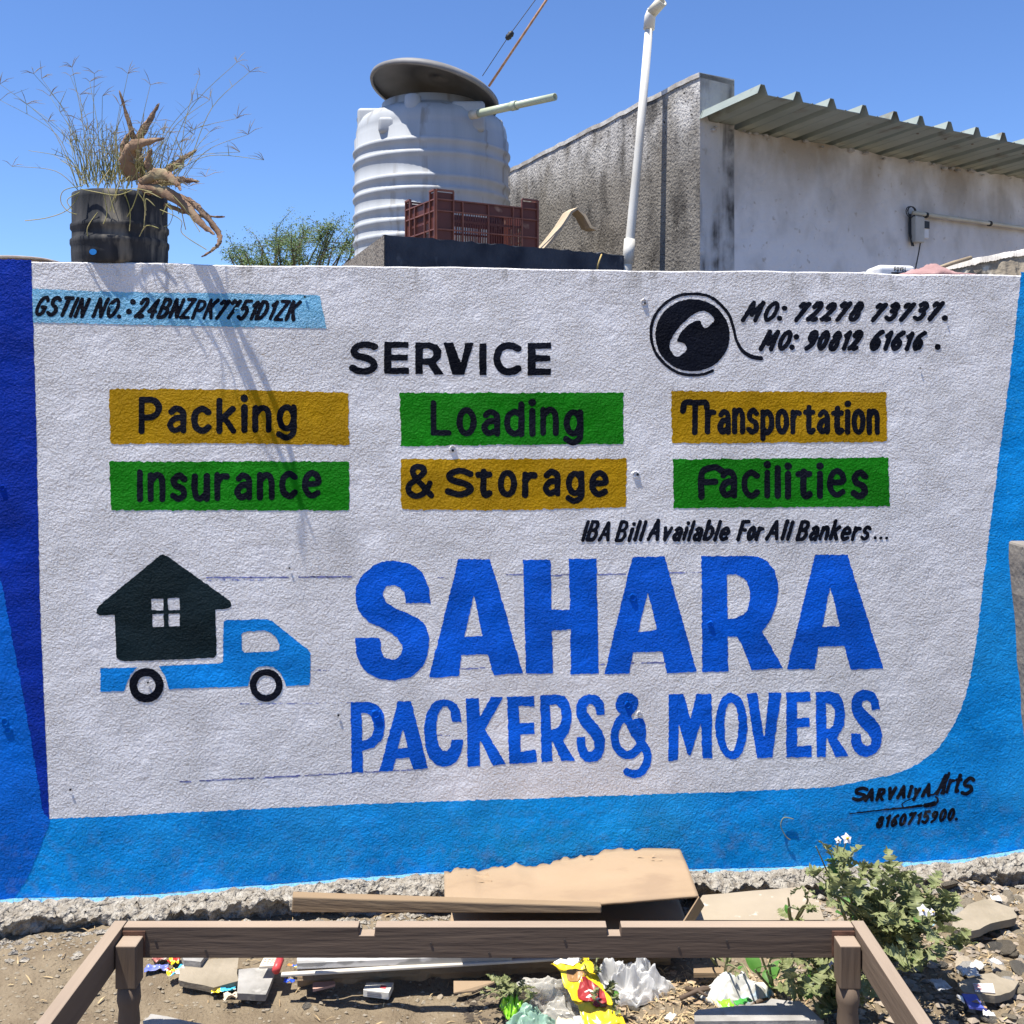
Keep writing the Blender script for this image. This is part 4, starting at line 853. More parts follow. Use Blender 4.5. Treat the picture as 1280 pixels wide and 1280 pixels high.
grid_obj('limewashed_edge', VV-np.array(bw.location), copm, bw, False)
o = MB().tube([P(1168, 337, 3.58), P(1190, 329, 3.58), P(1214, 322, 3.60)], .007, 8).build('bamboo_stick', mat('bamboo', (.36, .29, .19), (.26, .2, .13), 20, .7), None, True, loc=P(1168, 337, 3.58)); tag(o, 'bamboo stick lying along the broken masonry edge', 'stick')
# ------------------------------------------------------------------ tree beyond
leafm = mat('small_green_leaves', (.075, .13, .035), (.13, .19, .055), 3, .6, 0, 1, .3, trl=.25)
barkm = mat('tree_bark', (.15, .11, .08), (.09, .07, .05), 12, .9)
TR = Vector((-3.1, 14, 0)); tree = empty('thorn_tree', TR, 'fine leaved green thorn tree showing above the wall left of the tank', 'tree')
r5 = random.Random(11); br = MB(); lf = MB(); fork = TR+UP*1.6
br.tube([TR, TR+Vector((.05, 0, .9)), fork], [.11, .09, .07], 8); tips = []
for k in range(34):
    px = r5.uniform(283, 470); yb = 285+26*math.exp(-((px-300)/14)**2)+r5.uniform(0, 22) if px > 300 else 318; dd_ = r5.uniform(13.2, 14.8); t = P(px, yb, dd_)
    mid = fork.lerp(t, .55)+Vector((r5.uniform(-.2, .2), r5.uniform(-.2, .2), .1)); c_ = cat([tuple(fork), tuple(mid), tuple(t)], False, 7); n = len(c_)
    br.tube([Vector(q) for q in c_], [.03*(1-i/n)+.004 for i in range(n)], 5)
    for i in range(n):
        tips.append((Vector(c_[i]), i/n))
    for z in range(7):
        a = Vector(c_[r5.randint(n//2, n-1)]); b = a+Vector((r5.uniform(-.3, .3), r5.uniform(-.3, .3), r5.uniform(-.05, .28))); br.tube([a, a.lerp(b, .5)+Vector((0, 0, .03)), b], [.006, .004, .002], 4)
        for w in range(8): tips.append((a.lerp(b, w/7), 1.0))
for p, u in tips:
    if u < .35: continue
    for k in range(13):
        q = p+Vector((r5.gauss(0, .045), r5.gauss(0, .05), r5.gauss(0, .04))); s = r5.uniform(.010, .020)
        a = Vector((r5.gauss(0, 1), r5.gauss(0, 1), r5.gauss(0, .5))).normalized(); b = a.orthogonal().normalized()*.45
        lf.add([q-a*s, q+b*s, q+a*s, q-b*s], [(0, 1, 2, 3)])
br.build('branches', barkm, tree); g = lf.build('crown', leafm, tree); g['kind'] = 'stuff'
# ------------------------------------------------------------------ concrete post at the right edge
postm = mat('post_concrete', (.24, .22, .195), (.17, .155, .14), 9, .9, .004, 60, .15, .5, .3, (.12, .11, .10), 18, .34)
pt = P(1259, 683, 2.72)+Vector((.055, 0, 0)); pb_ = Vector((pt.x+.084, 2.70, gz(1.4, 2.7)-.05)); ax = pt-pb_
nn = 26; v = []; f = []
for i in range(nn):
    c = pb_+ax*(i/(nn-1)); j = lambda: random.uniform(-.0025, .0025)
    v += [c+Vector((0+j(), 0, 0)), c+Vector((.125+j(), .0+j(), 0)), c+Vector((.125+j(), .115, .0)), c+Vector((0+j(), .115, 0))]
for i in range(nn-1):
    for k in range(4): k2 = (k+1) % 4; f.append((4*i+k, 4*i+k2, 4*i+4+k2, 4*i+4+k))
f.append(tuple(4*(nn-1)+k for k in range(4)))
o = MB().add(v, f).build('concrete_post', postm, None, False, loc=pb_); bevel(o, .007, 2); tag(o, 'leaning grey concrete post at the right in front of the painted wall', 'post')
# ------------------------------------------------------------------ wooden bed frame
BZ = .30; BD = 2.40; xl, xr = -.900, .792; TH = .030; RH = .072
bed = empty('bed_frame', (0, 1.6, 0), 'bare weathered wooden bed frame standing on the soil in front of the wall', 'bed frame')
def pxx(px): return BD*(px-640)/F
na = [(450, 471), (757, 775)]
prof = [(xl, BZ-RH), (xr, BZ-RH), (xr, BZ)]
for a, b in na[::-1]: prof += [(pxx(b), BZ), (pxx(b)-.002, BZ-.020), (pxx(a)+.002, BZ-.020), (pxx(a), BZ)]
prof += [(xl, BZ)]
m = MB().prism([Vector((x, BD-TH, z)) for x, z in prof], (0, TH, 0)); bevel(sunlit_tops(m.build('rear_rail', WOODX, bed), WOODT), .002, 2)
for (sx, x0) in ((-1, xl), (1, xr)):
    xa = x0-.002 if sx < 0 else x0+.002; o_ = -TH if sx < 0 else 0
    m = MB().box(Vector((xa+o_, .62, BZ-RH-.003)), (TH, 0, 0), (0, BD-.62+.001, 0), (0, 0, RH+.003)); bevel(sunlit_tops(m.build('side_rail', WOODY, bed), WOODTY), .002, 2)
    for yy in (BD-TH-.052, .66):
        xi = x0 if sx < 0 else x0-.048
        m = MB().box(Vector((xi+.001*sx*-1, yy, BZ-.115)), (.048, 0, 0), (0, .048, 0), (0, 0, .098)); leg = sunlit_tops(m.build('leg', WOODZ, bed), WOODT); bevel(leg, .003, 2)
        c = Vector((xi+.024, yy+.024, 0)); MB().lathe([(0, -.03), (.021, -.03), (.020, .02), (.0245, .10), (.022, .13), (.0265, .15), (.0245, BZ-.115), (0, BZ-.115)], c, 20).build('turned_foot', WOODZ, leg, True)
m = MB().box(Vector((xl, .62, BZ-RH)), (xr-xl, 0, 0), (0, TH, 0), (0, 0, RH)); bevel(m.build('front_rail', WOODX, bed), .002, 2)
nm = MB()
for px_, zz_ in ((200, .268), (262, .246), (540, .262), (612, .240), (705, .270), (846, .252), (905, .268), (985, .240)): c = Vector((pxx(px_), BD-TH-.0005, zz_)); nm.tube([c, c-Vector((0, .0015, 0))], .0032, 7)
nm.build('nail_heads', mat('nail_iron', (.05, .04, .035), rough=.6), bed)['kind'] = 'stuff'
rustb = mat('rusty_bracket', (.10, .055, .04), (.17, .09, .06), 30, .7, .001, 80, .3, metallic=.4)
for sx, x0 in ((-1, xl), (1, xr)):
    m = MB(); m.box(Vector((x0-(0 if sx < 0 else .052), BD-TH-.004, BZ-RH+.006)), (.052, 0, 0), (0, .0035, 0), (0, 0, RH-.014))
    for k in range(2):
        for j in range(2): c = Vector((x0-sx*(.014+.024*j), BD-TH-.004, BZ-.02-.034*k)); m.tube([c, c-Vector((0, .003, 0))], .0035, 8)
    m.build('corner_bracket', rustb, bed)
# ------------------------------------------------------------------ timber, boards and slabs on the ground
def loose(name, mb, material, label, catg, loc, group=None, smooth=False, bev=0):
    o = mb.build(name, material, None, smooth, loc=loc); tag(o, label, catg, group)
    if bev: bevel(o, bev, 2)
    return o
def beam(a, b, w, h):                                      # a,b: bottom front edge ends ; w depth, h height
    a, b = Vector(a), Vector(b); t = (b-a).normalized(); s = UP.cross(t).normalized(); u = t.cross(s)
    return MB().box(a, b-a, s*w, u*h)
plankm = wood('old_plank', (.30, .215, .13), (.20, .14, .085))
a, b = P(364, 1141, 2.56), P(752, 1142, 2.47)
pm = MB(); a2 = a+Vector((0, .018, .046)); b2 = b+Vector((0, .018, .020)); sv = Vector((0, .022, .002))
pm.add([a, b, b+sv, a+sv, a+Vector((.004, -.002, .040)), b+Vector((0, 0, .018)), b2, a2], [(0, 3, 2, 1), (4, 5, 6, 7), (0, 1, 5, 4), (1, 2, 6, 5), (2, 3, 7, 6), (3, 0, 4, 7)])
loose('loose_plank', pm, plankm, 'loose sawn plank lying behind the bed rail with its end at left', 'plank', a, bev=.003)
# cardboard
cardm = mat('brown_cardboard', (.37, .27, .175), (.32, .23, .145), 3, .9, .0025, 22, .1, .5, .4, (.30, .215, .14), 6, .44)
cb = empty('cardboard_box', P(700, 1120, 2.8), 'large flattened brown cardboard box with a torn top edge against the wall foot', 'cardboard')
tl = [(555, 1091), (572, 1086), (590, 1084), (600, 1088), (622, 1083), (645, 1080), (665, 1083), (700, 1074), (735, 1068), (770, 1062), (810, 1060), (850, 1061)]
n = 70; xs = np.linspace(555, 850, n); topy = np.interp(xs, [t[0] for t in tl], [t[1] for t in tl]); jag = np.array([random.uniform(-2.4, 2.4)+2.5*float(vnoise(np.array([x*.09]), np.array([0.]))[0]) if x < 800 else 0 for x in xs])
V = np.zeros((n, 14, 3))
for i, x in enumerate(xs):
    u = i/(n-1); dw = wall_d(x)-.012; top = P(x, topy[i], dw); botx = 556+(873-556)*u; boty = 1136 if u < .3 else 1136-(u-.3)/.7*17; bot = P(botx, boty, 2.60+.05*u)
    for j in range(14):
        t = j/13; V[i, j] = np.array(top.lerp(bot, t))+np.array([0, 0, (-jag[i]*.0024 if j == 0 else 0)+ .004*math.sin(math.pi*t)*(.3+u)+.003*float(fbm(np.array([u*9]), np.array([t*5]), 0, 2, 3)[0])])
V_ = V-np.array(cb.location)
for (iu, jt, w_) in ((10, 3, .03), (12, 5, .022), (44, 2, .02), (58, 3, .024), (61, 4, .016)):       # torn paper curls on the face
    c_ = Vector(V[iu, jt]); m = MB(); vs = [c_+Vector((w_*(a+random.uniform(-.3, .3)), w_*.4*b, .004+.010*abs(a)*random.random()+b*.004-b*.0)) for b in (0, -1) for a in (-1, -.3, .4, 1)]
    m.add(vs, [(0, 1, 5, 4), (1, 2, 6, 5), (2, 3, 7, 6)]); m.build('torn_curl', cardm, cb)
o = grid_obj('upper_flap', V_[:, ::-1], cardm, cb); o.modifiers.new('solid', 'SOLIDIFY').thickness = .006
LF = V.copy()[:, -1]
low = np.stack([LF+np.array([0, .004, -.006]), LF*0], 1)
for i in range(n): u = i/(n-1); p = P(556+(878-556)*u, 1145-(0 if u < .5 else (u-.5)*16), 2.66); low[i, 1] = np.array([p.x, 2.84, .012])
low2 = np.zeros((n, 2, 3))
for i in range(n):
    u = i/(n-1); a_ = np.array([LF[i, 0], 2.66, .085]); c_ = np.array([LF[i, 0], 2.98, .075]); low2[i] = [a_, c_]
o = grid_obj('lower_flap', low2-np.array(cb.location), cardm, cb); o.modifiers.new('solid', 'SOLIDIFY').thickness = .006
e = P(850, 1061, wall_d(850)-.012); f_ = V[-1, -1]
MB().add([Vector(f_)+Vector((.0, 0, -.002)), Vector(f_)+Vector((.016, .012, -.030)), Vector((low2[-1, 0][0]-.06, 2.66, .09)), Vector((low2[-1, 0][0]-.09, 2.655, .088))], [(0, 1, 2, 3)]).build('side_flap', cardm, cb).modifiers.new('solid', 'SOLIDIFY').thickness = .005
# stone / concrete slabs traced on their top faces
def slab(name, pix, zt, th, material, label, catg, group=None, tilt=(0, 0), sub=3, jit=.003):
    pts = [G(x, y, zt) for x, y in pix]; out = []
    for i, p in enumerate(pts):
        q = pts[(i+1) % len(pts)]
        for k in range(sub): r = p.lerp(q, k/sub); out.append(r+Vector((random.uniform(-jit, jit), random.uniform(-jit, jit), 0)))
    c = sum(out, Vector())/len(out)
    out = [p+Vector((0, 0, (p.x-c.x)*tilt[0]+(p.y-c.y)*tilt[1])) for p in out]
    ar = sum(out[i].x*out[(i+1) % len(out)].y-out[(i+1) % len(out)].x*out[i].y for i in range(len(out)))
    if ar < 0: out = out[::-1]
    n = len(out); m = MB(); low = [p+Vector(((c.x-p.x)*.04, (c.y-p.y)*.04, -th)) for p in out]
    ctop = c+Vector((0, 0, .001))
    m.add(out+low+[ctop], [(i, (i+1) % n, 2*n) for i in range(n)]+[(i, n+i, n+(i+1) % n, (i+1) % n) for i in range(n)]+[tuple(range(n, 2*n))[::-1]])
    return loose(name, m, material, label, catg, Vector((c.x, c.y, 0)), group)
tanst = mat('tan_stone', (.31, .265, .20), (.24, .205, .15), 10, .9, .004, 50, .1, .5, .3, (.26, .21, .15), 30, .36)
gryst = mat('grey_stone', (.36, .345, .32), (.22, .21, .19), 12, .85, .002, 60, .15, .5, .3, (.50, .48, .44), 14, .40)
palest = mat('pale_terrazzo', (.35, .295, .22), (.30, .25, .185), 6, .8, .001, 30, .2, .5, .3, (.56, .52, .45), 30, .36)
slab('stone_slab', [(225, 1209), (238, 1202), (298, 1197), (297, 1226), (266, 1233), (224, 1225)], .028, .016, tanst, 'tan flat stone slab lying on the soil between bright wrappers and the grey slab', 'stone slab', tilt=(0, .03))
slab('stone_slab', [(299, 1212), (345, 1208), (333, 1243), (296, 1241)], .028, .018, gryst, 'mottled grey stone slab beside the tan slab', 'stone slab')
slab('stone_slab', [(180, 1276), (188, 1268), (250, 1278), (330, 1300), (200, 1310)], .05, .04, gryst, 'dark slab at the bottom left edge of the ground', 'stone slab')
slab('stone_slab', [(1190, 1147), (1210, 1132), (1232, 1125), (1268, 1137), (1271, 1147), (1240, 1154), (1215, 1163), (1190, 1160)], .055, .022, tanst, 'broken pale stone slab lying on rubble at right below the footing', 'stone slab', tilt=(.02, .03))
slab('stone_slab', [(1197, 1230), (1215, 1221), (1240, 1215), (1252, 1222), (1275, 1227), (1262, 1240), (1243, 1245), (1205, 1240)], .035, .02, tanst, 'flat tan stone slab under the small printed card at lower right', 'stone slab')
slab('stone_slab', [(1044, 1107), (1058, 1100), (1115, 1104), (1110, 1116), (1046, 1114)], .07, .03, gryst, 'grey concrete chunk behind the prickly weed by the wall foot', 'stone slab')
slab('terrazzo_slab', [(878, 1119), (1004, 1108), (1022, 1122), (1030, 1150), (860, 1150)], .045, .022, palest, 'pale terrazzo slab with light chips lying behind the bed rail', 'terrazzo slab', sub=4, jit=.0015)
slab('concrete_block', [(868, 1268), (872, 1262), (958, 1254), (964, 1248), (1000, 1252), (1024, 1272), (1030, 1276), (868, 1276)], .085, .085, gryst, 'thick grey concrete block under the right end of the bed frame', 'concrete block', jit=.002)
slab('stone_slab', [(226, 1192), (262, 1190), (250, 1202), (230, 1200)], .045, .02, gryst, 'small grey slab peeping out under the bed rail above the tan slab', 'stone slab')
# laminated board, white batten, old split log
lam = bpy.data.materials.new('floral_laminate'); lam.use_nodes = True; N = lam.node_tree.nodes; L = lam.node_tree.links; b = N['Principled BSDF']; b.inputs['Roughness'].default_value = .3
tc = N.new('ShaderNodeTexCoord'); wv = N.new('ShaderNodeTexWave'); wv.wave_type = 'RINGS'; wv.inputs['Scale'].default_value = 9; wv.inputs['Distortion'].default_value = 3; wv.inputs['Detail Scale'].default_value = 2; L.new(tc.outputs['Object'], wv.inputs[0])
cr_ = N.new('ShaderNodeMapRange'); cr_.inputs[1].default_value = .55; cr_.inputs[2].default_value = .8; L.new(wv.outputs[1], cr_.inputs[0])
mx = N.new('ShaderNodeMix'); mx.data_type = 'RGBA'; mx.inputs[6].default_value = (.30, .29, .27, 1); mx.inputs[7].default_value = (.58, .56, .53, 1); L.new(cr_.outputs[0], mx.inputs[0]); L.new(mx.outputs[2], b.inputs['Base Color'])
a, b2 = G(371, 1204, .085), G(640, 1193, .085); a2, b3 = G(372, 1180, .085), G(640, 1172, .085)
m = MB().prism([a, b2, b3, a2], (0, 0, -.016)) ; m.f = [q[::-1] for q in m.f]
loose('laminate_board', m, lam, 'grey patterned laminate board half under the bed rail', 'board', a, bev=.001)
whp = mat('white_batten', (.54, .50, .43), (.50, .46, .39), 10, .6)
a, b2 = G(351, 1222, .062), G(843, 1193, .062)
loose('white_batten', beam(a, b2, .014, .007), whp, 'long white painted batten lying on the split log', 'batten', a, bev=.002)
logm = wood('split_log', (.33, .24, .145), (.15, .105, .065), 0, .008)
a, b2 = G(372, 1232, .004), G(838, 1208, .006); n = 120; t = (b2-a); s_ = UP.cross(t).normalized(); v = []; f = []
for i in range(n):
    u = i/(n-1); c = a+t*u
    sec = [(0, .0), (-.006, .018), (.0, .030), (-.003, .044), (.008, .054), (.022, .056), (.036, .03)]
    for k, (q, z) in enumerate(sec):
        j = float(fbm(np.array([u*28+k*.7]), np.array([k*1.3]), 0, 3, 40)[0]); v.append(c+s_*(q+.008*j)+UP*(z*(1-.15*abs(j)))+UP*.006*j)
K7 = 7
for i in range(n-1):
    for k in range(K7-1): f.append((i*K7+k, (i+1)*K7+k, (i+1)*K7+k+1, i*K7+k+1))
f += [tuple(range(K7)), tuple((n-1)*K7+k for k in range(K7))[::-1]]
loose('split_log', MB().add(v, f), logm, 'long old split timber lying on the soil under the white batten', 'timber', a)
m = MB().prism([G(567, 1243, .012), G(594, 1240, .014), G(622, 1228, .03), G(567, 1228, .03)], (0, 0, .004)); loose('cardboard_scrap', m, cardm, 'cardboard scrap tucked under the split timber', 'cardboard', G(590, 1240))
m = MB().prism([G(867, 1211, .03), G(905, 1213, .03), G(905, 1222, .03), G(867, 1222, .03)][::-1], (0, 0, .012)); loose('wood_scrap', m, plankm, 'short wood scrap near the end of the split timber', 'wood scrap', G(880, 1215))
for i, (x0, y0, x1, y1) in enumerate(((866, 1240, 893, 1235), (850, 1248, 890, 1236), (858, 1236, 884, 1245), (935, 1262, 960, 1248))):
    a = G(x0, y0, .02); b2 = G(x1, y1, .03); loose('dry_twig', MB().tube([a, a.lerp(b2, .5)+Vector((0, 0, .006)), b2], [.006, .005, .003], 7), WOODX, ('thickest dry stick pointing at the white bundle', 'longest pale dry stick lying in the brown litter', 'short dry stick crossing the others by the milky bag', 'lone dry stick lying on the concrete block edge')[i], 'stick', a, 'dry sticks in the litter', True)
# ------------------------------------------------------------------ litter
def sheet_scrap(name, px, py, w, h, col, label, catg, rot=0, z=.02, crumple=.35, seed=1, group=None, n=14, tiltx=0, spec=.5, rough=.35, mt=None, thick=.0012):
    """a crumpled sheet w x h metres centred at a photo pixel on the ground"""
    c = G(px, py, z); U, V = np.meshgrid(np.linspace(-.5, .5, n), np.linspace(-.5, .5, n), indexing='ij')
    X = U*w; Y = V*h; k = 3.2/max(w, h)
    Zz = crumple*min(w, h)*(fbm(X*k*1.6, Y*k*1.6, 0, 4, seed)+.55*np.abs(fbm(X*k*3, Y*k*3, 0, 3, seed+9)))
    X2 = X*(1-crumple*.25)+crumple*min(w, h)*.4*fbm(X*k*2, Y*k*2, 3, 3, seed+5); Y2 = Y*(1-crumple*.2)+crumple*min(w, h)*.4*fbm(X*k*2, Y*k*2, 7, 3, seed+6)
    Zz = Zz-Zz.min()+Y*tiltx-min(0, tiltx)*h*.5*0
    ca, sa = math.cos(rot), math.sin(rot)
    P3 = np.stack([X2*ca-Y2*sa, X2*sa+Y2*ca, Zz-.5*tiltx*0], -1)
    o = grid_obj(name, P3, mt or mat(name+'_film', *col, rough=rough, spec=spec) if not isinstance(col, str) else MT[col], None, True)
    o.location = c; o.modifiers.new('solid', 'SOLIDIFY').thickness = thick; return tag(o, label, catg, group)
def band_mat(name, cols, scale=18, rough=.35, seed=0.0):
    m = bpy.data.materials.new(name); m.use_nodes = True; N = m.node_tree.nodes; L = m.node_tree.links; b = N['Principled BSDF']; b.inputs['Roughness'].default_value = rough
    tc = N.new('ShaderNodeTexCoord'); mp = N.new('ShaderNodeMapping'); mp.inputs['Location'].default_value = (seed, seed*.7, 0); L.new(tc.outputs['Object'], mp.inputs[0]); vo = N.new('ShaderNodeTexVoronoi'); vo.inputs['Scale'].default_value = scale; L.new(mp.outputs[0], vo.inputs[0])
    rp = N.new('ShaderNodeValToRGB'); rp.color_ramp.interpolation = 'CONSTANT'; L.new(vo.outputs['Color'], rp.inputs[0])
    e = rp.color_ramp.elements; e[0].color = (*cols[0], 1); e[1].position = 1/len(cols); e[1].color = (*cols[1], 1)
    for i, c in enumerate(cols[2:], 2): q = e.new(i/len(cols)); q.color = (*c, 1)
    L.new(rp.outputs[0], b.inputs['Base Color']); return m
YEL = (.80, .62, .02); RED = (.50, .04, .03); BLU = (.03, .12, .55); WHT = (.70, .68, .64); ORA = (.65, .25, .05); CYA = (.06, .40, .62)
def tri(c): return (c,)
def clear_mat(name, tint, a):
    m = bpy.data.materials.new(name); m.use_nodes = True; N = m.node_tree.nodes; L = m.node_tree.links; b = N['Principled BSDF']
    b.inputs['Base Color'].default_value = (*tint, 1); b.inputs['Roughness'].default_value = .22; b.inputs['Specular IOR Level'].default_value = .45
    t_ = N.new('ShaderNodeBsdfTranslucent'); t_.inputs[0].default_value = (*tint, 1); tp = N.new('ShaderNodeBsdfTransparent'); m1 = N.new('ShaderNodeMixShader'); m1.inputs[0].default_value = .6; m2 = N.new('ShaderNodeMixShader')
    L.new(b.outputs[0], m1.inputs[1]); L.new(t_.outputs[0], m1.inputs[2]); L.new(tp.outputs[0], m2.inputs[1]); L.new(m1.outputs[0], m2.inputs[2]); L.new(m2.outputs[0], N['Material Output'].inputs[0])
    tc = N.new('ShaderNodeTexCoord'); n = N.new('ShaderNodeTexNoise'); n.inputs['Scale'].default_value = 35; n.inputs['Detail'].default_value = 5; L.new(tc.outputs['Object'], n.inputs[0])
    r = N.new('ShaderNodeMapRange'); r.inputs[1].default_value = .35; r.inputs[2].default_value = .7; r.inputs[3].default_value = a-.12; r.inputs[4].default_value = a+.35; L.new(n.outputs[0], r.inputs[0]); L.new(r.outputs[0], m2.inputs[0])
    bp = N.new('ShaderNodeBump'); bp.inputs['Distance'].default_value = .004; L.new(n.outputs[0], bp.inputs['Height']); L.new(bp.outputs[0], b.inputs['Normal']); return m
def film_heap(name, px, py, sx, sy, sz, material, label, seed, rot=0, z=.0, fold=.5, n=80, catg='plastic bag', sharp=1.0, layers=1):
    """crumpled film heaped in a low dome, free edges ruffled, creases meeting at sharp ridges"""
    c = G(px, py, 0); V_all = []
    u, v = np.meshgrid(np.linspace(-1, 1, n), np.linspace(-1, 1, n), indexing='ij')
    th = np.arctan2(v, u); q = np.maximum(abs(u), abs(v)); x = np.cos(th)*q; y = np.sin(th)*q          # square sheet mapped to a disc
    edge = 1+.28*fbm(np.cos(th)*1.6+seed, np.sin(th)*1.6, 0, 3, seed)*2
    cre = np.abs(fbm(x*1.5+seed, y*1.5, 0, 2, seed+1))*1.7+np.abs(fbm(x*3.6, y*3.6+seed, 0, 2, seed+2))*.9*sharp+np.abs(fbm(x*8, y*8, 0, 1, seed+4))*.35*sharp
    h = (1-q**2.4)**.8*(1.05-fold*cre)+.12*(1-cre)*fold
    ru = .25*fbm(x*4, y*4, 5, 3, seed+7)*fold
    X = (x*edge+ru)*sx; Y = (y*edge+ru[::-1])*sy; ca, sa = math.cos(rot), math.sin(rot)
    V = np.stack([X*ca-Y*sa, X*sa+Y*ca, np.maximum(h*sz, .002)+z], -1)
    o = grid_obj(name, V, material, None, True); o.location = c; o.modifiers.new('solid', 'SOLIDIFY').thickness = .0006
    return tag(o, label, catg)
def clear_film(name, tint, a, rough=.12):
    m = bpy.data.materials.new(name); m.use_nodes = True; N = m.node_tree.nodes; L = m.node_tree.links; b = N['Principled BSDF']
    b.inputs['Base Color'].default_value = (*tint, 1); b.inputs['Roughness'].default_value = rough; b.inputs['Specular IOR Level'].default_value = .9
    t_ = N.new('ShaderNodeBsdfTranslucent'); t_.inputs[0].default_value = (*tint, 1); tp = N.new('ShaderNodeBsdfTransparent'); m1 = N.new('ShaderNodeMixShader'); m1.inputs[0].default_value = .35; m2 = N.new('ShaderNodeMixShader')
    L.new(b.outputs[0], m1.inputs[1]); L.new(t_.outputs[0], m1.inputs[2]); L.new(tp.outputs[0], m2.inputs[1]); L.new(m1.outputs[0], m2.inputs[2]); L.new(m2.outputs[0], N['Material Output'].inputs[0])
    lw = N.new('ShaderNodeLayerWeight'); lw.inputs[0].default_value = .35; r = N.new('ShaderNodeMapRange'); r.inputs[3].default_value = a; r.inputs[4].default_value = min(1, a+.5); L.new(lw.outputs['Facing'], r.inputs[0]); L.new(r.outputs[0], m2.inputs[0])
    return m
clearA = clear_film('clear_film', (.80, .78, .72), .20); clearB = clear_film('milky_film', (.92, .92, .91), .34, .2)
film_heap('plastic_bag', 688, 1262, .120, .078, .058, clearA, 'crumpled clear plastic bag beside the yellow snack packet', 5, -.5, .01, .75)
film_heap('plastic_bag', 786, 1242, .105, .070, .095, clearB, 'milky translucent plastic bag heaped right of the yellow packet', 9, .2, .0, .95, 96)
film_heap('plastic_bag', 662, 1288, .07, .05, .055, clear_film('green_film', (.45, .66, .54), .45, .2), 'pale green plastic bag scrap below the clear bag', 12, 0, 0, .7)
film_heap('diaper_bundle', 920, 1248, .078, .048, .066, mat('white_blue_film', (.60, .59, .54), (.50, .49, .44), 10, .55, .002, 40, .3, .5, .3, (.14, .34, .52), 20, .42), 'crumpled white and blue wrapped bundle beside the concrete block', 26, .1, .0, .5, 80, 'litter bundle', .5)
pk = band_mat('yellow_packet_print', [YEL, YEL, YEL, RED, YEL, ORA, YEL], 13, .3, .3)
yp = sheet_scrap('snack_packet', 735, 1248, .095, .25, 0, 'yellow snack packet with a red emblem lying between the plastic bags', 'packet', .34, .085, .30, 31, mt=pk, n=30, tiltx=.15)
yp.material_slots[0].material = mat('packet_yellow', (.78, .60, .02), (.72, .50, .02), 8, .3, 0, 1, .6)
# red oval emblem following the packet's own surface
def emblem(parent, cu, cv, ru, rv, material, name, lift=.0022, nn=30):
    me = parent.data; n = nn; V = np.array([v.co[:] for v in me.vertices]).reshape(n, n, 3); out = []; 
    def samp(u, v):
        a = min(max(u*(n-1), 0), n-1.001); b = min(max(v*(n-1), 0), n-1.001); i, j = int(a), int(b); fu, fv = a-i, b-j
        return V[i, j]*(1-fu)*(1-fv)+V[i+1, j]*fu*(1-fv)+V[i, j+1]*(1-fu)*fv+V[i+1, j+1]*fu*fv
    vs = []; f = []; R_ = 5; A = 24
    for k in range(R_+1):
        for a in range(A): t = 2*math.pi*a/A; vs.append(samp(cu+ru*k/R_*math.cos(t), cv+rv*k/R_*math.sin(t))+np.array([0, 0, lift]))
    for k in range(R_):
        for a in range(A): b = (a+1) % A; f.append((k*A+a, (k+1)*A+a, (k+1)*A+b, k*A+b))
    mm = bpy.data.meshes.new(name); mm.from_pydata([tuple(q) for q in vs], [], f); mm.materials.append(material); return link(name, mm, parent)
redp = mat('packet_red', (.30, .03, .03), rough=.35); emblem(yp, .55, .45, .34, .19, redp, 'red_emblem'); emblem(yp, .42, .74, .30, .10, mat('packet_brown', (.30, .16, .06), rough=.4), 'brown_print', .002); [emblem(yp, .55+.0*k, .40+.05*k, .20-.03*k, .011, mat('packet_print_white', (.7, .66, .6), rough=.4) if k == 0 else bpy.data.materials['packet_print_white'], 'white_mark', .0032) for k in range(3)]; emblem(yp, .5, .95, .45, .045, mat('packet_white', (.75, .74, .72), rough=.4), 'white_print', .002)
sheet_scrap('snack_packet', 722, 1214, .07, .05, 0, 'torn yellow and white packet top touching the split timber', 'packet', .1, .075, .5, 33, mt=band_mat('torn_packet', [YEL, WHT, YEL, RED], 30, .3, 2.1), n=20)
sheet_scrap('paper_card', 738, 1283, .06, .06, 0, 'white printed card standing in front of the yellow packet', 'card', .5, .07, .08, 36, mt=mat('white_card', (.70, .68, .62), (.6, .58, .52), 60, .7), n=10, tiltx=.4)
sheet_scrap('paper_card', 708, 1288, .06, .05, 0, 'cream paper scrap in front of the clear bag', 'card', -.4, .07, .15, 37, mt=mat('cream_card', (.62, .54, .38), (.55, .47, .32), 30, .7), n=10, tiltx=.4)
lime = mat('lime_film', (.28, .62, .03), (.18, .45, .02), 30, .3, 0, 1, .6)
film_heap('lime_wrapper', 644, 1272, .032, .032, .05, lime, 'crumpled lime green wrapper left of the clear bag', 41, 0, 0.01, .9, 50, 'wrapper')
sheet_scrap('lime_wrapper', 907, 1256, .035, .03, 0, 'bright green wrapper scrap below the white bundle', 'wrapper', .2, .04, .3, 43, mt=lime, n=10)
sheet_scrap('green_leaf_scrap', 929, 1253, .05, .02, 0, 'darker green plastic strip below the white bundle', 'wrapper', .4, .045, .3, 44, mt=mat('green_strip', (.06, .30, .05), rough=.4), n=10)
sheet_scrap('blue_wrapper', 196, 1212, .066, .028, 0, 'translucent blue wrapper lying left of the tan slab', 'wrapper', .12, .012, .35, 51, mt=mat('blue_wrap', (.10, .14, .48), (.22, .24, .50), 40, .3), n=16)
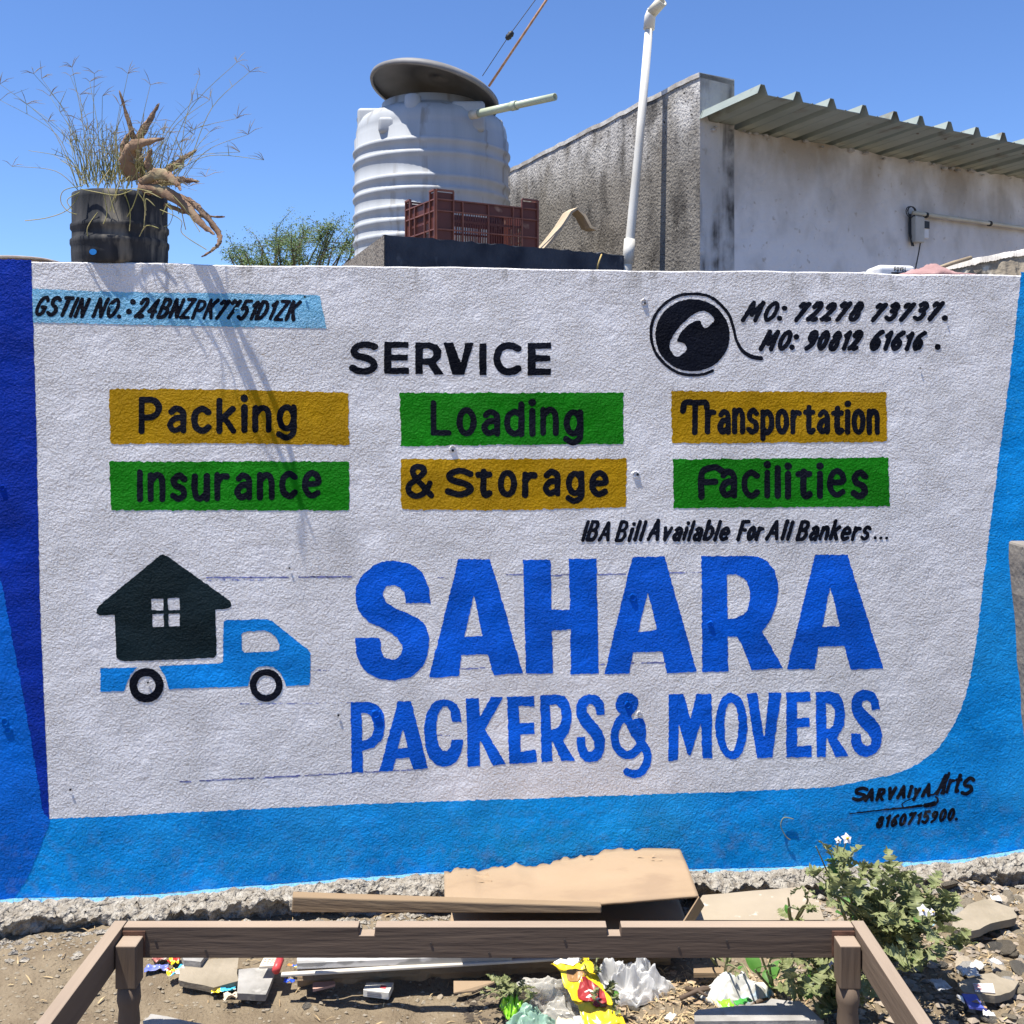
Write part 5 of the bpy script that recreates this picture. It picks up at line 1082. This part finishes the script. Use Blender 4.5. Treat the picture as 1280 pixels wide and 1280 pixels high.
sheet_scrap('red_wrapper', 205, 1200, .07, .04, 0, 'faded red and clear wrapper behind the blue wrapper', 'wrapper', .4, .012, .5, 52, mt=band_mat('pink_wrap', [(.40, .10, .12), (.45, .35, .30), (.35, .12, .10)], 40, .4, .8), n=18)
sheet_scrap('yellow_wrapper', 218, 1200, .034, .075, 0, 'yellow and red chips wrapper beside the tan slab', 'wrapper', .2, .022, .5, 53, mt=band_mat('yel_wrap', [YEL, YEL, RED, YEL, ORA], 34, .3, 1.2), n=18)
sheet_scrap('cyan_wrapper', 219, 1217, .05, .026, 0, 'cyan and white torn wrapper touching the tan slab', 'wrapper', .6, .018, .5, 54, mt=band_mat('cy_wrap', [CYA, WHT, CYA, RED, YEL], 60, .3, 1.9), n=18)
sheet_scrap('striped_wrapper', 279, 1239, .066, .02, 0, 'thin yellow and cyan striped wrapper in front of the tan slab', 'wrapper', .22, .012, .4, 55, mt=band_mat('st_wrap', [YEL, CYA, WHT], 34, .3, 2.4), n=16)
sheet_scrap('paper_scrap', 288, 1248, .036, .03, 0, 'crumpled beige paper scrap between the two slabs', 'paper', .3, .012, .4, 56, mt=mat('beige_paper', (.62, .52, .40), (.52, .43, .32), 30, .8), n=12)
# match card with print and red cap
pc = empty('printed_box', G(338, 1200, .045), 'small beige and white printed box with a red end on the grey slab', 'box')
q0 = G(324, 1211, .055); q1 = G(346, 1210, .055); q2 = G(352, 1192, .055); q3 = G(334, 1192, .055)
MB().prism([q0, q1, q2, q3], (0, 0, .006)).build('card', mat('box_beige', (.66, .60, .48), (.58, .52, .40), 40, .7), pc)
m = MB()
for k in range(3):
    for j in range(4):
        a = q0.lerp(q3, .18+.12*k)+(q1-q0)*(.12+.2*j)+Vector((0, 0, .0065)); m.box(a, (q1-q0)*random.uniform(.08, .15), (q3-q0)*.03, (0, 0, .0006))
m.build('print', mat('box_print', (.25, .16, .12), rough=.7), pc); MB().tube([G(345, 1213, .06), G(350, 1200, .062)], .011, 10).build('red_end', mat('red_end', (.55, .06, .06), rough=.4), pc, True)
cg = empty('cigarette_box', G(473, 1236, .01), 'white flattened cigarette box with red print in front of the split timber', 'box')
q0, q1, q2, q3 = G(454, 1237, .018), G(486, 1241, .018), G(492, 1228, .018), G(458, 1228, .018)
m = MB().prism([q0, q1, q2, q3], (0, 0, -.018)); m.f = [q[::-1] for q in m.f]; bevel(m.build('carton', mat('carton', (.66, .63, .56), (.56, .53, .46), 30, .6), cg), .001)
MB().box(q0.lerp(q1, .6)+(q3-q0)*.45+Vector((0, 0, .0005)), (q1-q0)*.22, (q3-q0)*.35, (0, 0, .0008)).build('red_print', mat('carton_red', (.45, .05, .07), rough=.6), cg)
m = MB(); 
for k in range(3): m.box(q0+Vector((0, -.0012, -.005-.004*k))+(q1-q0)*.15, (q1-q0)*.55, (0, .0008, 0), (0, 0, .0012))
m.build('side_print', mat('carton_dark', (.12, .11, .12), rough=.6), cg)
m = MB().prism([G(391, 1240, .012), G(408, 1236, .012), G(419, 1233, .012), G(418, 1229, .012), G(391, 1231, .012)], (0, 0, .006)); loose('brick_chip', m, mat('pink_brick', (.48, .30, .24), (.40, .25, .2), 30, .9), 'pink brick chip lying before the split timber', 'brick chip', G(400, 1235))
sheet_scrap('blue_foil', 362, 1227, .03, .014, 0, 'shiny blue foil under the left end of the batten', 'wrapper', 0, .02, .4, 61, mt=mat('blue_foil', (.02, .08, .60), rough=.25), n=10)
sheet_scrap('orange_foil', 368, 1208, .04, .012, 0, 'orange and blue foil strip beside the laminate board', 'wrapper', -.2, .03, .4, 62, mt=band_mat('or_foil', [ORA, BLU, YEL], 40, .3, .4), n=10)
bc = empty('blue_card', G(1217, 1254, .02), 'blue and tan printed box lying in rubble at lower right', 'box')
q0, q1, q2, q3 = G(1212, 1261, .03), G(1234, 1264, .03), G(1225, 1246, .035), G(1202, 1245, .035)
MB().prism([q0, q1, q2, q3], (0, 0, .006)).build('card', mat('card_blue', (.05, .07, .36), (.10, .12, .40), 30, .4), bc)
MB().prism([q0.lerp(q1, .85)+Vector((0, 0, .0065)), q1+Vector((0, 0, .0065)), q2+Vector((0, 0, .0065)), q3.lerp(q2, .80)+Vector((0, 0, .0065))], (0, 0, .001)).build('tan_stripe', mat('card_tan', (.42, .27, .14), rough=.5), bc)
MB().prism([q0.lerp(q1, .3)+(q3-q0)*.4+Vector((0, 0, .0065)), q0.lerp(q1, .75)+(q3-q0)*.3+Vector((0, 0, .0065)), q0.lerp(q1, .7)+(q3-q0)*.62+Vector((0, 0, .0065))], (0, 0, .001)).build('brown_figure', mat('card_brown', (.30, .17, .10), rough=.5), bc)
MB().prism([G(1203, 1247, .035), G(1206, 1255, .03), G(1200, 1250, .04), G(1196, 1245, .05)], (0, 0, .004)).build('white_flap', mat('card_white', (.7, .68, .62), rough=.5), bc)
pc2 = empty('ticket_card', G(1230, 1237, .036), 'white card with red lines lying on the tan slab', 'card')
q0, q1, q2, q3 = G(1219, 1240, .037), G(1244, 1242, .037), G(1241, 1230, .038), G(1216, 1230, .038)
MB().prism([q0, q1, q2, q3], (0, 0, .002)).build('card', mat('ticket', (.62, .58, .54), (.54, .50, .46), 30, .7), pc2)
m = MB()
for k in range(4): m.box(q0.lerp(q3, .2+.2*k)+Vector((0, 0, .0022)), (q1-q0)*.4, (q3-q0)*.05, (0, 0, .0004))
m.build('red_lines', mat('ticket_red', (.45, .10, .12), rough=.7), pc2)
for i, (x, y, w, h, c, lb) in enumerate(((1210, 1217, .05, .045, (.62, .61, .58), 'white paper scrap lying above the lower tan slab'), (1222, 1208, .035, .03, (.55, .53, .48), 'grey white paper scrap above the white paper'), (1245, 1124, .028, .03, (.68, .66, .62), 'white chip of tile above the broken pale slab'), (1245, 1203, .03, .02, (.6, .6, .6), 'pale foil scrap among the rubble at right'), (1236, 1268, .028, .022, (.66, .64, .6), 'white chip below the blue card'), (1160, 1155, .045, .04, (.25, .42, .5), 'pale blue film caught under the prickly weed'), (838, 1272, .03, .022, (.6, .58, .52), 'white paper chip in the litter by the concrete block'), (1175, 1232, .05, .04, (.5, .5, .5), 'grey film scrap in the shade right of the weed'))):
    sheet_scrap('paper_scrap', x, y, w, h, 0, lb, 'paper', i*.7, .035, .25, 70+i, mt=mat('scrap_%s' % 'abcdefgh'[i], c, tuple(k*.8 for k in c), 40, .6), n=12)
# rubble stones, pebbles, grit
def rock_mesh(name, material, seed, n1=9, n2=6):
    r_ = np.random.default_rng(seed); v = []; f = []
    for i in range(n2+1):
        for k in range(n1):
            ph = math.pi*i/n2; th = 2*math.pi*k/n1
            p = np.array([math.cos(th)*math.sin(ph), math.sin(th)*math.sin(ph), math.cos(ph)*.6]); q = float(fbm(np.array([p[0]*1.7+seed]), np.array([p[1]*1.7]), np.array([p[2]*1.7]), 2, seed)[0])
            v.append(tuple(p*(1+.55*q)))
    for i in range(n2):
        for k in range(n1): k2 = (k+1) % n1; f.append((i*n1+k, (i+1)*n1+k, (i+1)*n1+k2, i*n1+k2))
    me = bpy.data.meshes.new(name); me.from_pydata(v, [], f); me.materials.append(material); me.update(); return me
rocks = [rock_mesh('stone', m_, i) for i, m_ in enumerate((tanst, gryst, tanst, palest, brk, rubble))]
rq = random.Random(5)
def on_slab(px, py): return 218 < px < 350 and 1192 < py < 1250
cnt = 0
while cnt < 110:
    if cnt < 80: px, py = rq.uniform(1165, 1300), rq.uniform(1110, 1290)
    elif cnt < 100: px, py = rq.uniform(780, 980), rq.uniform(1230, 1285)
    else: px, py = rq.uniform(10, 1000), rq.uniform(1160, 1270)
    p = G(px, py); 
    if on_slab(px, py) or WN.dot(p)-WC < .14: continue
    s = rq.uniform(.010, .028) if cnt < 80 else rq.uniform(.008, .014)
    o = link('stone', rq.choice(rocks)); o.location = (p.x, p.y, gz(p.x, p.y)+s*.25); o.rotation_euler = (rq.uniform(-.4, .4), rq.uniform(-.4, .4), rq.uniform(0, 6)); o.scale = (s*rq.uniform(.8, 1.7), s, s*rq.uniform(.45, .9))
    mi = rocks.index(o.data); tone = ('tan', 'grey', 'tan', 'pale', 'rough brown', 'chalky grey')[mi]
    where = ('in the rubble against the wall foot' if py < 1165 else 'in the rubble beside the broken slabs' if py < 1225 else 'in the shaded rubble below the weed') if px > 1100 else 'in the litter right of the plastic bags' if px > 760 and py > 1225 else 'on the bare soil behind the bed frame' if px > 350 else 'on the bare soil left of the slabs'
    sz = 'large' if s > .019 else 'small'
    tag(o, '%s %s broken stone lying %s' % (sz, tone, where), 'stone', 'loose %s %s stones %s' % (sz, tone, where)); cnt += 1
def scatter(name, N_, area, smin, smax, material, label, seed, flat=.6):
    r_ = np.random.default_rng(seed); V = []; Fc = []
    for i in range(N_):
        x, y = area(r_)
        if WU.x*0+(WN.x*x+WN.y*y-WC) < .10: continue
        s = smin+(smax-smin)*r_.random()**3; a = r_.random(3)*6.3; z = gz0[0](x, y)
        b = len(V); ca, sa = math.cos(a[0]), math.sin(a[0])
        for q in ((1, 0, 0), (-.9, .1, 0), (0, .8, 0), (.1, -.8, 0), (.1, 0, flat), (0, 0, -flat)):
            X, Y, Z_ = q; j = 1+.5*(r_.random()-.5); V.append((x+(X*ca-Y*sa)*s*j*1.3, y+(X*sa+Y*ca)*s*j, z+Z_*s*j+s*.2))
        for t in ((0, 2, 4), (2, 1, 4), (1, 3, 4), (3, 0, 4), (2, 0, 5), (1, 2, 5), (3, 1, 5), (0, 3, 5)): Fc.append(tuple(b+k for k in t))
    me = bpy.data.meshes.new(name); me.from_pydata(V, [], Fc); me.materials.append(material); o = link(name, me); return tag(o, label, kind='stuff')
def interp_h():
    xs = np.arange(-2.3, 2.3, .01); ys = np.arange(1.9, 3.5, .01); X, Y = np.meshgrid(xs, ys, indexing='ij'); Hh = ground_h(X, Y)-.004
    return lambda x, y: float(Hh[min(max(int((x+2.3)/.01), 0), len(xs)-1), min(max(int((y-1.9)/.01), 0), len(ys)-1)])
gz0 = [interp_h()]
def area_all(r): return r.uniform(-1.9, 1.9), r.uniform(2.2, 3.2)
def area_r(r): return r.uniform(.75, 1.9), r.uniform(2.3, 3.25)
def area_m(r): return r.uniform(.2, .75), r.uniform(2.3, 2.72)
def area_s(r): x = r.uniform(-1.9, 1.9); k = r.random()**2*.14; yw = (WC-WN.x*x)/WN.y; return x, yw-.11-k
scatter('gravel', 9000, area_all, .0012, .0075, tanst, 'loose grit and small gravel on the soil', 1)
scatter('gravel', 3600, area_r, .003, .019, mat('warm_chips', (.34, .28, .215), (.22, .185, .145), 30, .95, .003, 80), 'grey rubble chips at the right of the soil', 2, .45)
scatter('gravel', 1500, area_m, .003, .012, mat('brown_chips', (.30, .21, .13), (.42, .33, .22), 40, .9), 'brown dry litter chips beside the plastic bags', 3, .3)
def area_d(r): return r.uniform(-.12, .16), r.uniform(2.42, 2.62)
scatter('shade_crumbs', 1500, area_d, .002, .010, mat('shade_crumbs', (.055, .045, .035), (.09, .07, .05), 40, .95), 'dark crumbs standing in for a cast shadow below the split timber', 6, .4)  # shade from something out of view, put into the soil as dark crumbs
scatter('gravel', 2200, area_s, .003, .016, rubble, 'crumbs of concrete fallen along the footing', 4)
# dead leaves and straw
def straw(N_, area, seed, material, name, label):
    r_ = np.random.default_rng(seed); m = MB()
    for i in range(N_):
        x, y = area(r_); z = gz0[0](x, y)+.004; a = r_.random()*6.3; L_ = r_.uniform(.008, .035); w = r_.uniform(.0006, .0022); d = Vector((math.cos(a), math.sin(a), r_.uniform(-.1, .35))); s = Vector((-math.sin(a), math.cos(a), 0))*w; p = Vector((x, y, z))
        m.add([p-s, p+s, p+d*L_*.5+s+UP*.003, p+d*L_*.5-s+UP*.003, p+d*L_], [(0, 1, 2, 3), (3, 2, 4)])
    o = m.build(name, material); return tag(o, label, kind='stuff')
strawm = mat('straw', (.48, .37, .20), (.28, .19, .10), 30, .8)
straw(1500, area_m, 8, strawm, 'straw_litter', 'dry straw and leaf litter between the bags and the block')
straw(1400, area_r, 9, strawm, 'straw_litter', 'straw and dead bits among the rubble at right')
straw(700, area_all, 10, strawm, 'straw_litter', 'scattered straw bits over the bare soil')
# ------------------------------------------------------------------ weeds
wleaf = mat('silvery_weed_leaf', (.15, .185, .065), (.25, .265, .12), 25, .6, 0, 1, .3, .5, .3, (.30, .33, .22), 50, .36, trl=.2)
gleaf = mat('fresh_green_leaf', (.07, .20, .03), (.11, .26, .05), 25, .5, 0, 1, .35, trl=.3)
stemm = mat('weed_stem', (.16, .20, .08), (.24, .22, .12), 20, .7)
def lobed_leaf(name, L_, Wd, lobes, material, seed, cup=.18):
    """pinnately lobed, spiny edged leaf lying along +x, folded a little along its rib"""
    r_ = random.Random(seed); up_ = []; 
    for i in range(lobes):
        u0 = .10+.80*i/lobes; u1 = .10+.80*(i+1)/lobes; env = math.sin(math.pi*(.12+.80*(i+.5)/lobes))**.8
        w = Wd*env*r_.uniform(.8, 1.15)
        up_ += [(u0*L_, .22*w), (u0*L_+.0*(u1-u0)*L_, .62*w), ((u0+(u1-u0)*.25)*L_, .75*w), ((u0+(u1-u0)*.5)*L_, w), ((u0+(u1-u0)*.62)*L_, .72*w), ((u0+(u1-u0)*.85)*L_, .6*w), (u0*L_+(u1-u0)*.80*L_, .30*w)]
    v = [(0, 0, 0)]; f = []; N_ = 10; rib_ = []
    def zc(x, y): u = x/L_; return cup*L_*(math.sin(u*2.4)*.55-u*.35)+abs(y)*.35+.004*math.sin(x*140+y*90)
    for sgn in (1, -1):
        pts = [(0, .0)]+up_+[(L_, 0)]; base = len(v)
        for x, y in pts: v.append((x, sgn*y, zc(x, sgn*y)))
        rb = len(v)
        for x, y in pts: v.append((x, 0, zc(x, 0)-.0005))
        for i in range(len(pts)-1):
            q = (base+i, base+i+1, rb+i+1, rb+i); f.append(q if sgn < 0 else q[::-1])
    me = bpy.data.meshes.new(name); me.from_pydata(v, [], f); me.materials.append(material); me.update(); return me
def oval_leaf(name, L_, Wd, material, notch=False):
    v = []; f = []; n = 9
    for i in range(n):
        u = i/(n-1); w = Wd*math.sin(math.pi*min(1, .06+u*.94))**.65*(1-.25*u); z = .10*L_*math.sin(u*2.6)-.12*L_*u
        v += [(u*L_, -w, z+w*.25), (u*L_, 0, z), (u*L_, w, z+w*.25)]
    for i in range(n-1): a = 3*i; f += [(a, a+3, a+4, a+1), (a+1, a+4, a+5, a+2)]
    me = bpy.data.meshes.new(name); me.from_pydata(v, [], f); me.materials.append(material); me.polygons.foreach_set('use_smooth', [True]*len(f)); me.update(); return me
LM = [lobed_leaf('leaf', .115, .038, 5, wleaf, 1), lobed_leaf('leaf', .095, .034, 4, wleaf, 2), lobed_leaf('leaf', .075, .030, 4, wleaf, 3, .3), lobed_leaf('leaf', .06, .024, 3, wleaf, 4, .1)]
OM = [oval_leaf('leaf', .05, .02, gleaf), oval_leaf('leaf', .038, .016, gleaf)]
petal = mat('white_petal', (.62, .60, .60), rough=.6); yel = mat('yellow_stamen', (.75, .45, .03), rough=.6)
def weed(root, label, canes, nleaf, seed, oval=.0, size=1.0, flowers=()):
    """canes: photo-pixel tips with depth; leaves set along the canes as separate parts"""
    r_ = random.Random(seed); w = empty('prickly_weed' if oval < .5 else 'green_weed', root, label, 'weed'); sm2 = MB(); pool = []
    for (px, py, d) in canes:
        tip = P(px, py, d); mid = root.lerp(tip, .5)+Vector((r_.uniform(-.03, .03), r_.uniform(-.03, .03), .03)); c_ = [Vector(q) for q in cat([tuple(root), tuple(mid), tuple(tip)], False, 8)]; n = len(c_)
        sm2.tube(c_, [.0042*(1-.7*i/n) for i in range(n)], 6)
        for i in range(3, n): pool.append((c_[i], (c_[i]-c_[i-1]).normalized(), i/n))
    sm2.build('stems', stemm, w, True)
    for k in range(nleaf):
        p, t, u = r_.choice(pool); az = r_.uniform(0, 2*math.pi); el = r_.uniform(-.35, .75)
        d = (Vector((math.cos(az), math.sin(az), 0))*math.cos(el)+UP*math.sin(el)+t*.5).normalized(); s = size*r_.uniform(.65, 1.15)*(1.12-.45*u)
        me = r_.choice(OM) if r_.random() < oval else r_.choice(LM)
        side_ = d.cross(UP).normalized(); nrm = side_.cross(d).normalized(); roll = r_.uniform(-.6, .6)
        M = Matrix((d, -side_, nrm)).transposed() @ Matrix.Rotation(roll, 3, 'X')
        o = link('leaf', me, w); o.location = p+Vector((r_.gauss(0, .006), r_.gauss(0, .006), r_.gauss(0, .006)))-w.location; o.rotation_euler = M.to_euler(); o.scale = (s, s, s)
    for px, py, d, sc in flowers:
        c = P(px, py, d); fl = MB(); fa = Vector((random.uniform(-.3, .3), -.8, .5)).normalized(); a_ = fa.orthogonal().normalized(); b_ = fa.cross(a_)
        for k in range(5):
            t = 2*math.pi*k/5; e_ = a_*math.cos(t)+b_*math.sin(t); s2 = a_*-math.sin(t)+b_*math.cos(t); fl.add([c, c+e_*.010*sc+s2*.007*sc-fa*.001, c+e_*.019*sc-fa*.004, c+e_*.010*sc-s2*.007*sc-fa*.001], [(0, 1, 2, 3)])
        g_ = fl.build('flower', petal, w); y_ = MB().tube([c, c+fa*.012*sc], [.0042*sc, .0018*sc], 7).build('stamen', yel, g_)
        fl2 = MB().tube([c, c-fa*.02-UP*.03], .0016, 5).build('flower_stalk', stemm, w)
    return w
weed(G(1110, 1205), 'big prickly weed with silvery lobed leaves and white flowers beside the bed frame', [(1035, 1062, 2.62), (1050, 1085, 2.60), (1010, 1090, 2.66), (1080, 1075, 2.66), (1100, 1100, 2.6), (1120, 1090, 2.68), (1140, 1105, 2.62), (1165, 1115, 2.6), (1185, 1130, 2.6), (1195, 1150, 2.58), (1200, 1180, 2.52), (1150, 1150, 2.5), (1120, 1140, 2.48), (1075, 1130, 2.55), (1175, 1170, 2.5), (1130, 1185, 2.42), (1180, 1200, 2.46), (1145, 1215, 2.42), (1040, 1115, 2.56), (1090, 1120, 2.7), (1160, 1140, 2.66)], 295, 3, .04, 1.0, ((1059, 1048, 2.60, .8), (1048, 1050, 2.61, .5), (1154, 1138, 2.48, .8), (1166, 1140, 2.48, .5)))
weed(G(1040, 1262), 'dark prickly weed growing under the right rail of the bed frame', [(1000, 1195, 2.45), (1030, 1185, 2.46), (1050, 1190, 2.44), (980, 1205, 2.46), (1015, 1215, 2.40), (1045, 1215, 2.38), (1060, 1205, 2.45), (990, 1230, 2.40), (1020, 1245, 2.34), (1055, 1235, 2.36), (1035, 1225, 2.5), (1065, 1250, 2.36)], 150, 5, .06, .85, ((1040, 1207, 2.40, .6),))
weed(G(1062, 1165), 'young green climber with rounded leaves rising above the right bed rail', [(1020, 1058, 2.60), (1048, 1090, 2.55), (1025, 1095, 2.56), (1055, 1090, 2.58)], 9, 7, 1.0, 1.0)
weed(G(968, 1240), 'broad leaved green weed beside the white bundle under the bed rail', [(960, 1198, 2.50), (982, 1198, 2.5), (945, 1212, 2.46), (970, 1225, 2.42)], 13, 8, 1.0, 1.15)
weed(G(990, 1160), 'small jagged weed standing behind the bed rail on the terrazzo slab edge', [(985, 1122, 2.60), (1005, 1120, 2.62), (1020, 1135, 2.60), (1000, 1138, 2.56)], 14, 11, .1, .55)
weed(G(760, 1270), 'small feathery weed sprouting between the milky bag and the litter', [(745, 1240, 2.44), (762, 1235, 2.44), (752, 1255, 2.40), (775, 1250, 2.42), (765, 1265, 2.38)], 26, 12, .1, .48)
weed(G(738, 1232), 'tiny green weed growing behind the yellow packet', [(732, 1208, 2.52), (745, 1205, 2.5), (752, 1215, 2.5)], 14, 13, .1, .45)
weed(G(905, 1222), 'thin young weed rising from bare soil below the bed rail', [(893, 1200, 2.6), (915, 1195, 2.58), (925, 1212, 2.5), (936, 1222, 2.46)], 12, 14, .5, .5)
weed(G(640, 1262), 'dark low weed in the shade below the split timber', [(610, 1235, 2.52), (640, 1232, 2.5), (660, 1240, 2.48), (625, 1248, 2.48), (600, 1250, 2.46)], 40, 15, .0, .42)
# vine tendril on the blue wall
o = MB().tube([P(a[0], a[1], wall_d(a[0])-.006) for a in cat([(992, 1024), (980, 1022), (976, 1032), (982, 1045), (988, 1050)], False, 5)], .0014, 5).build('dry_tendril', stemm, None, True, loc=P(982, 1040, wall_d(982)-.006)); tag(o, 'thin curled vine tendril clinging to the blue paint', 'tendril')
print('POST', pt, pb_); print('coats', sum(n for _, n in NAREA), 'objects', len(bpy.data.objects))
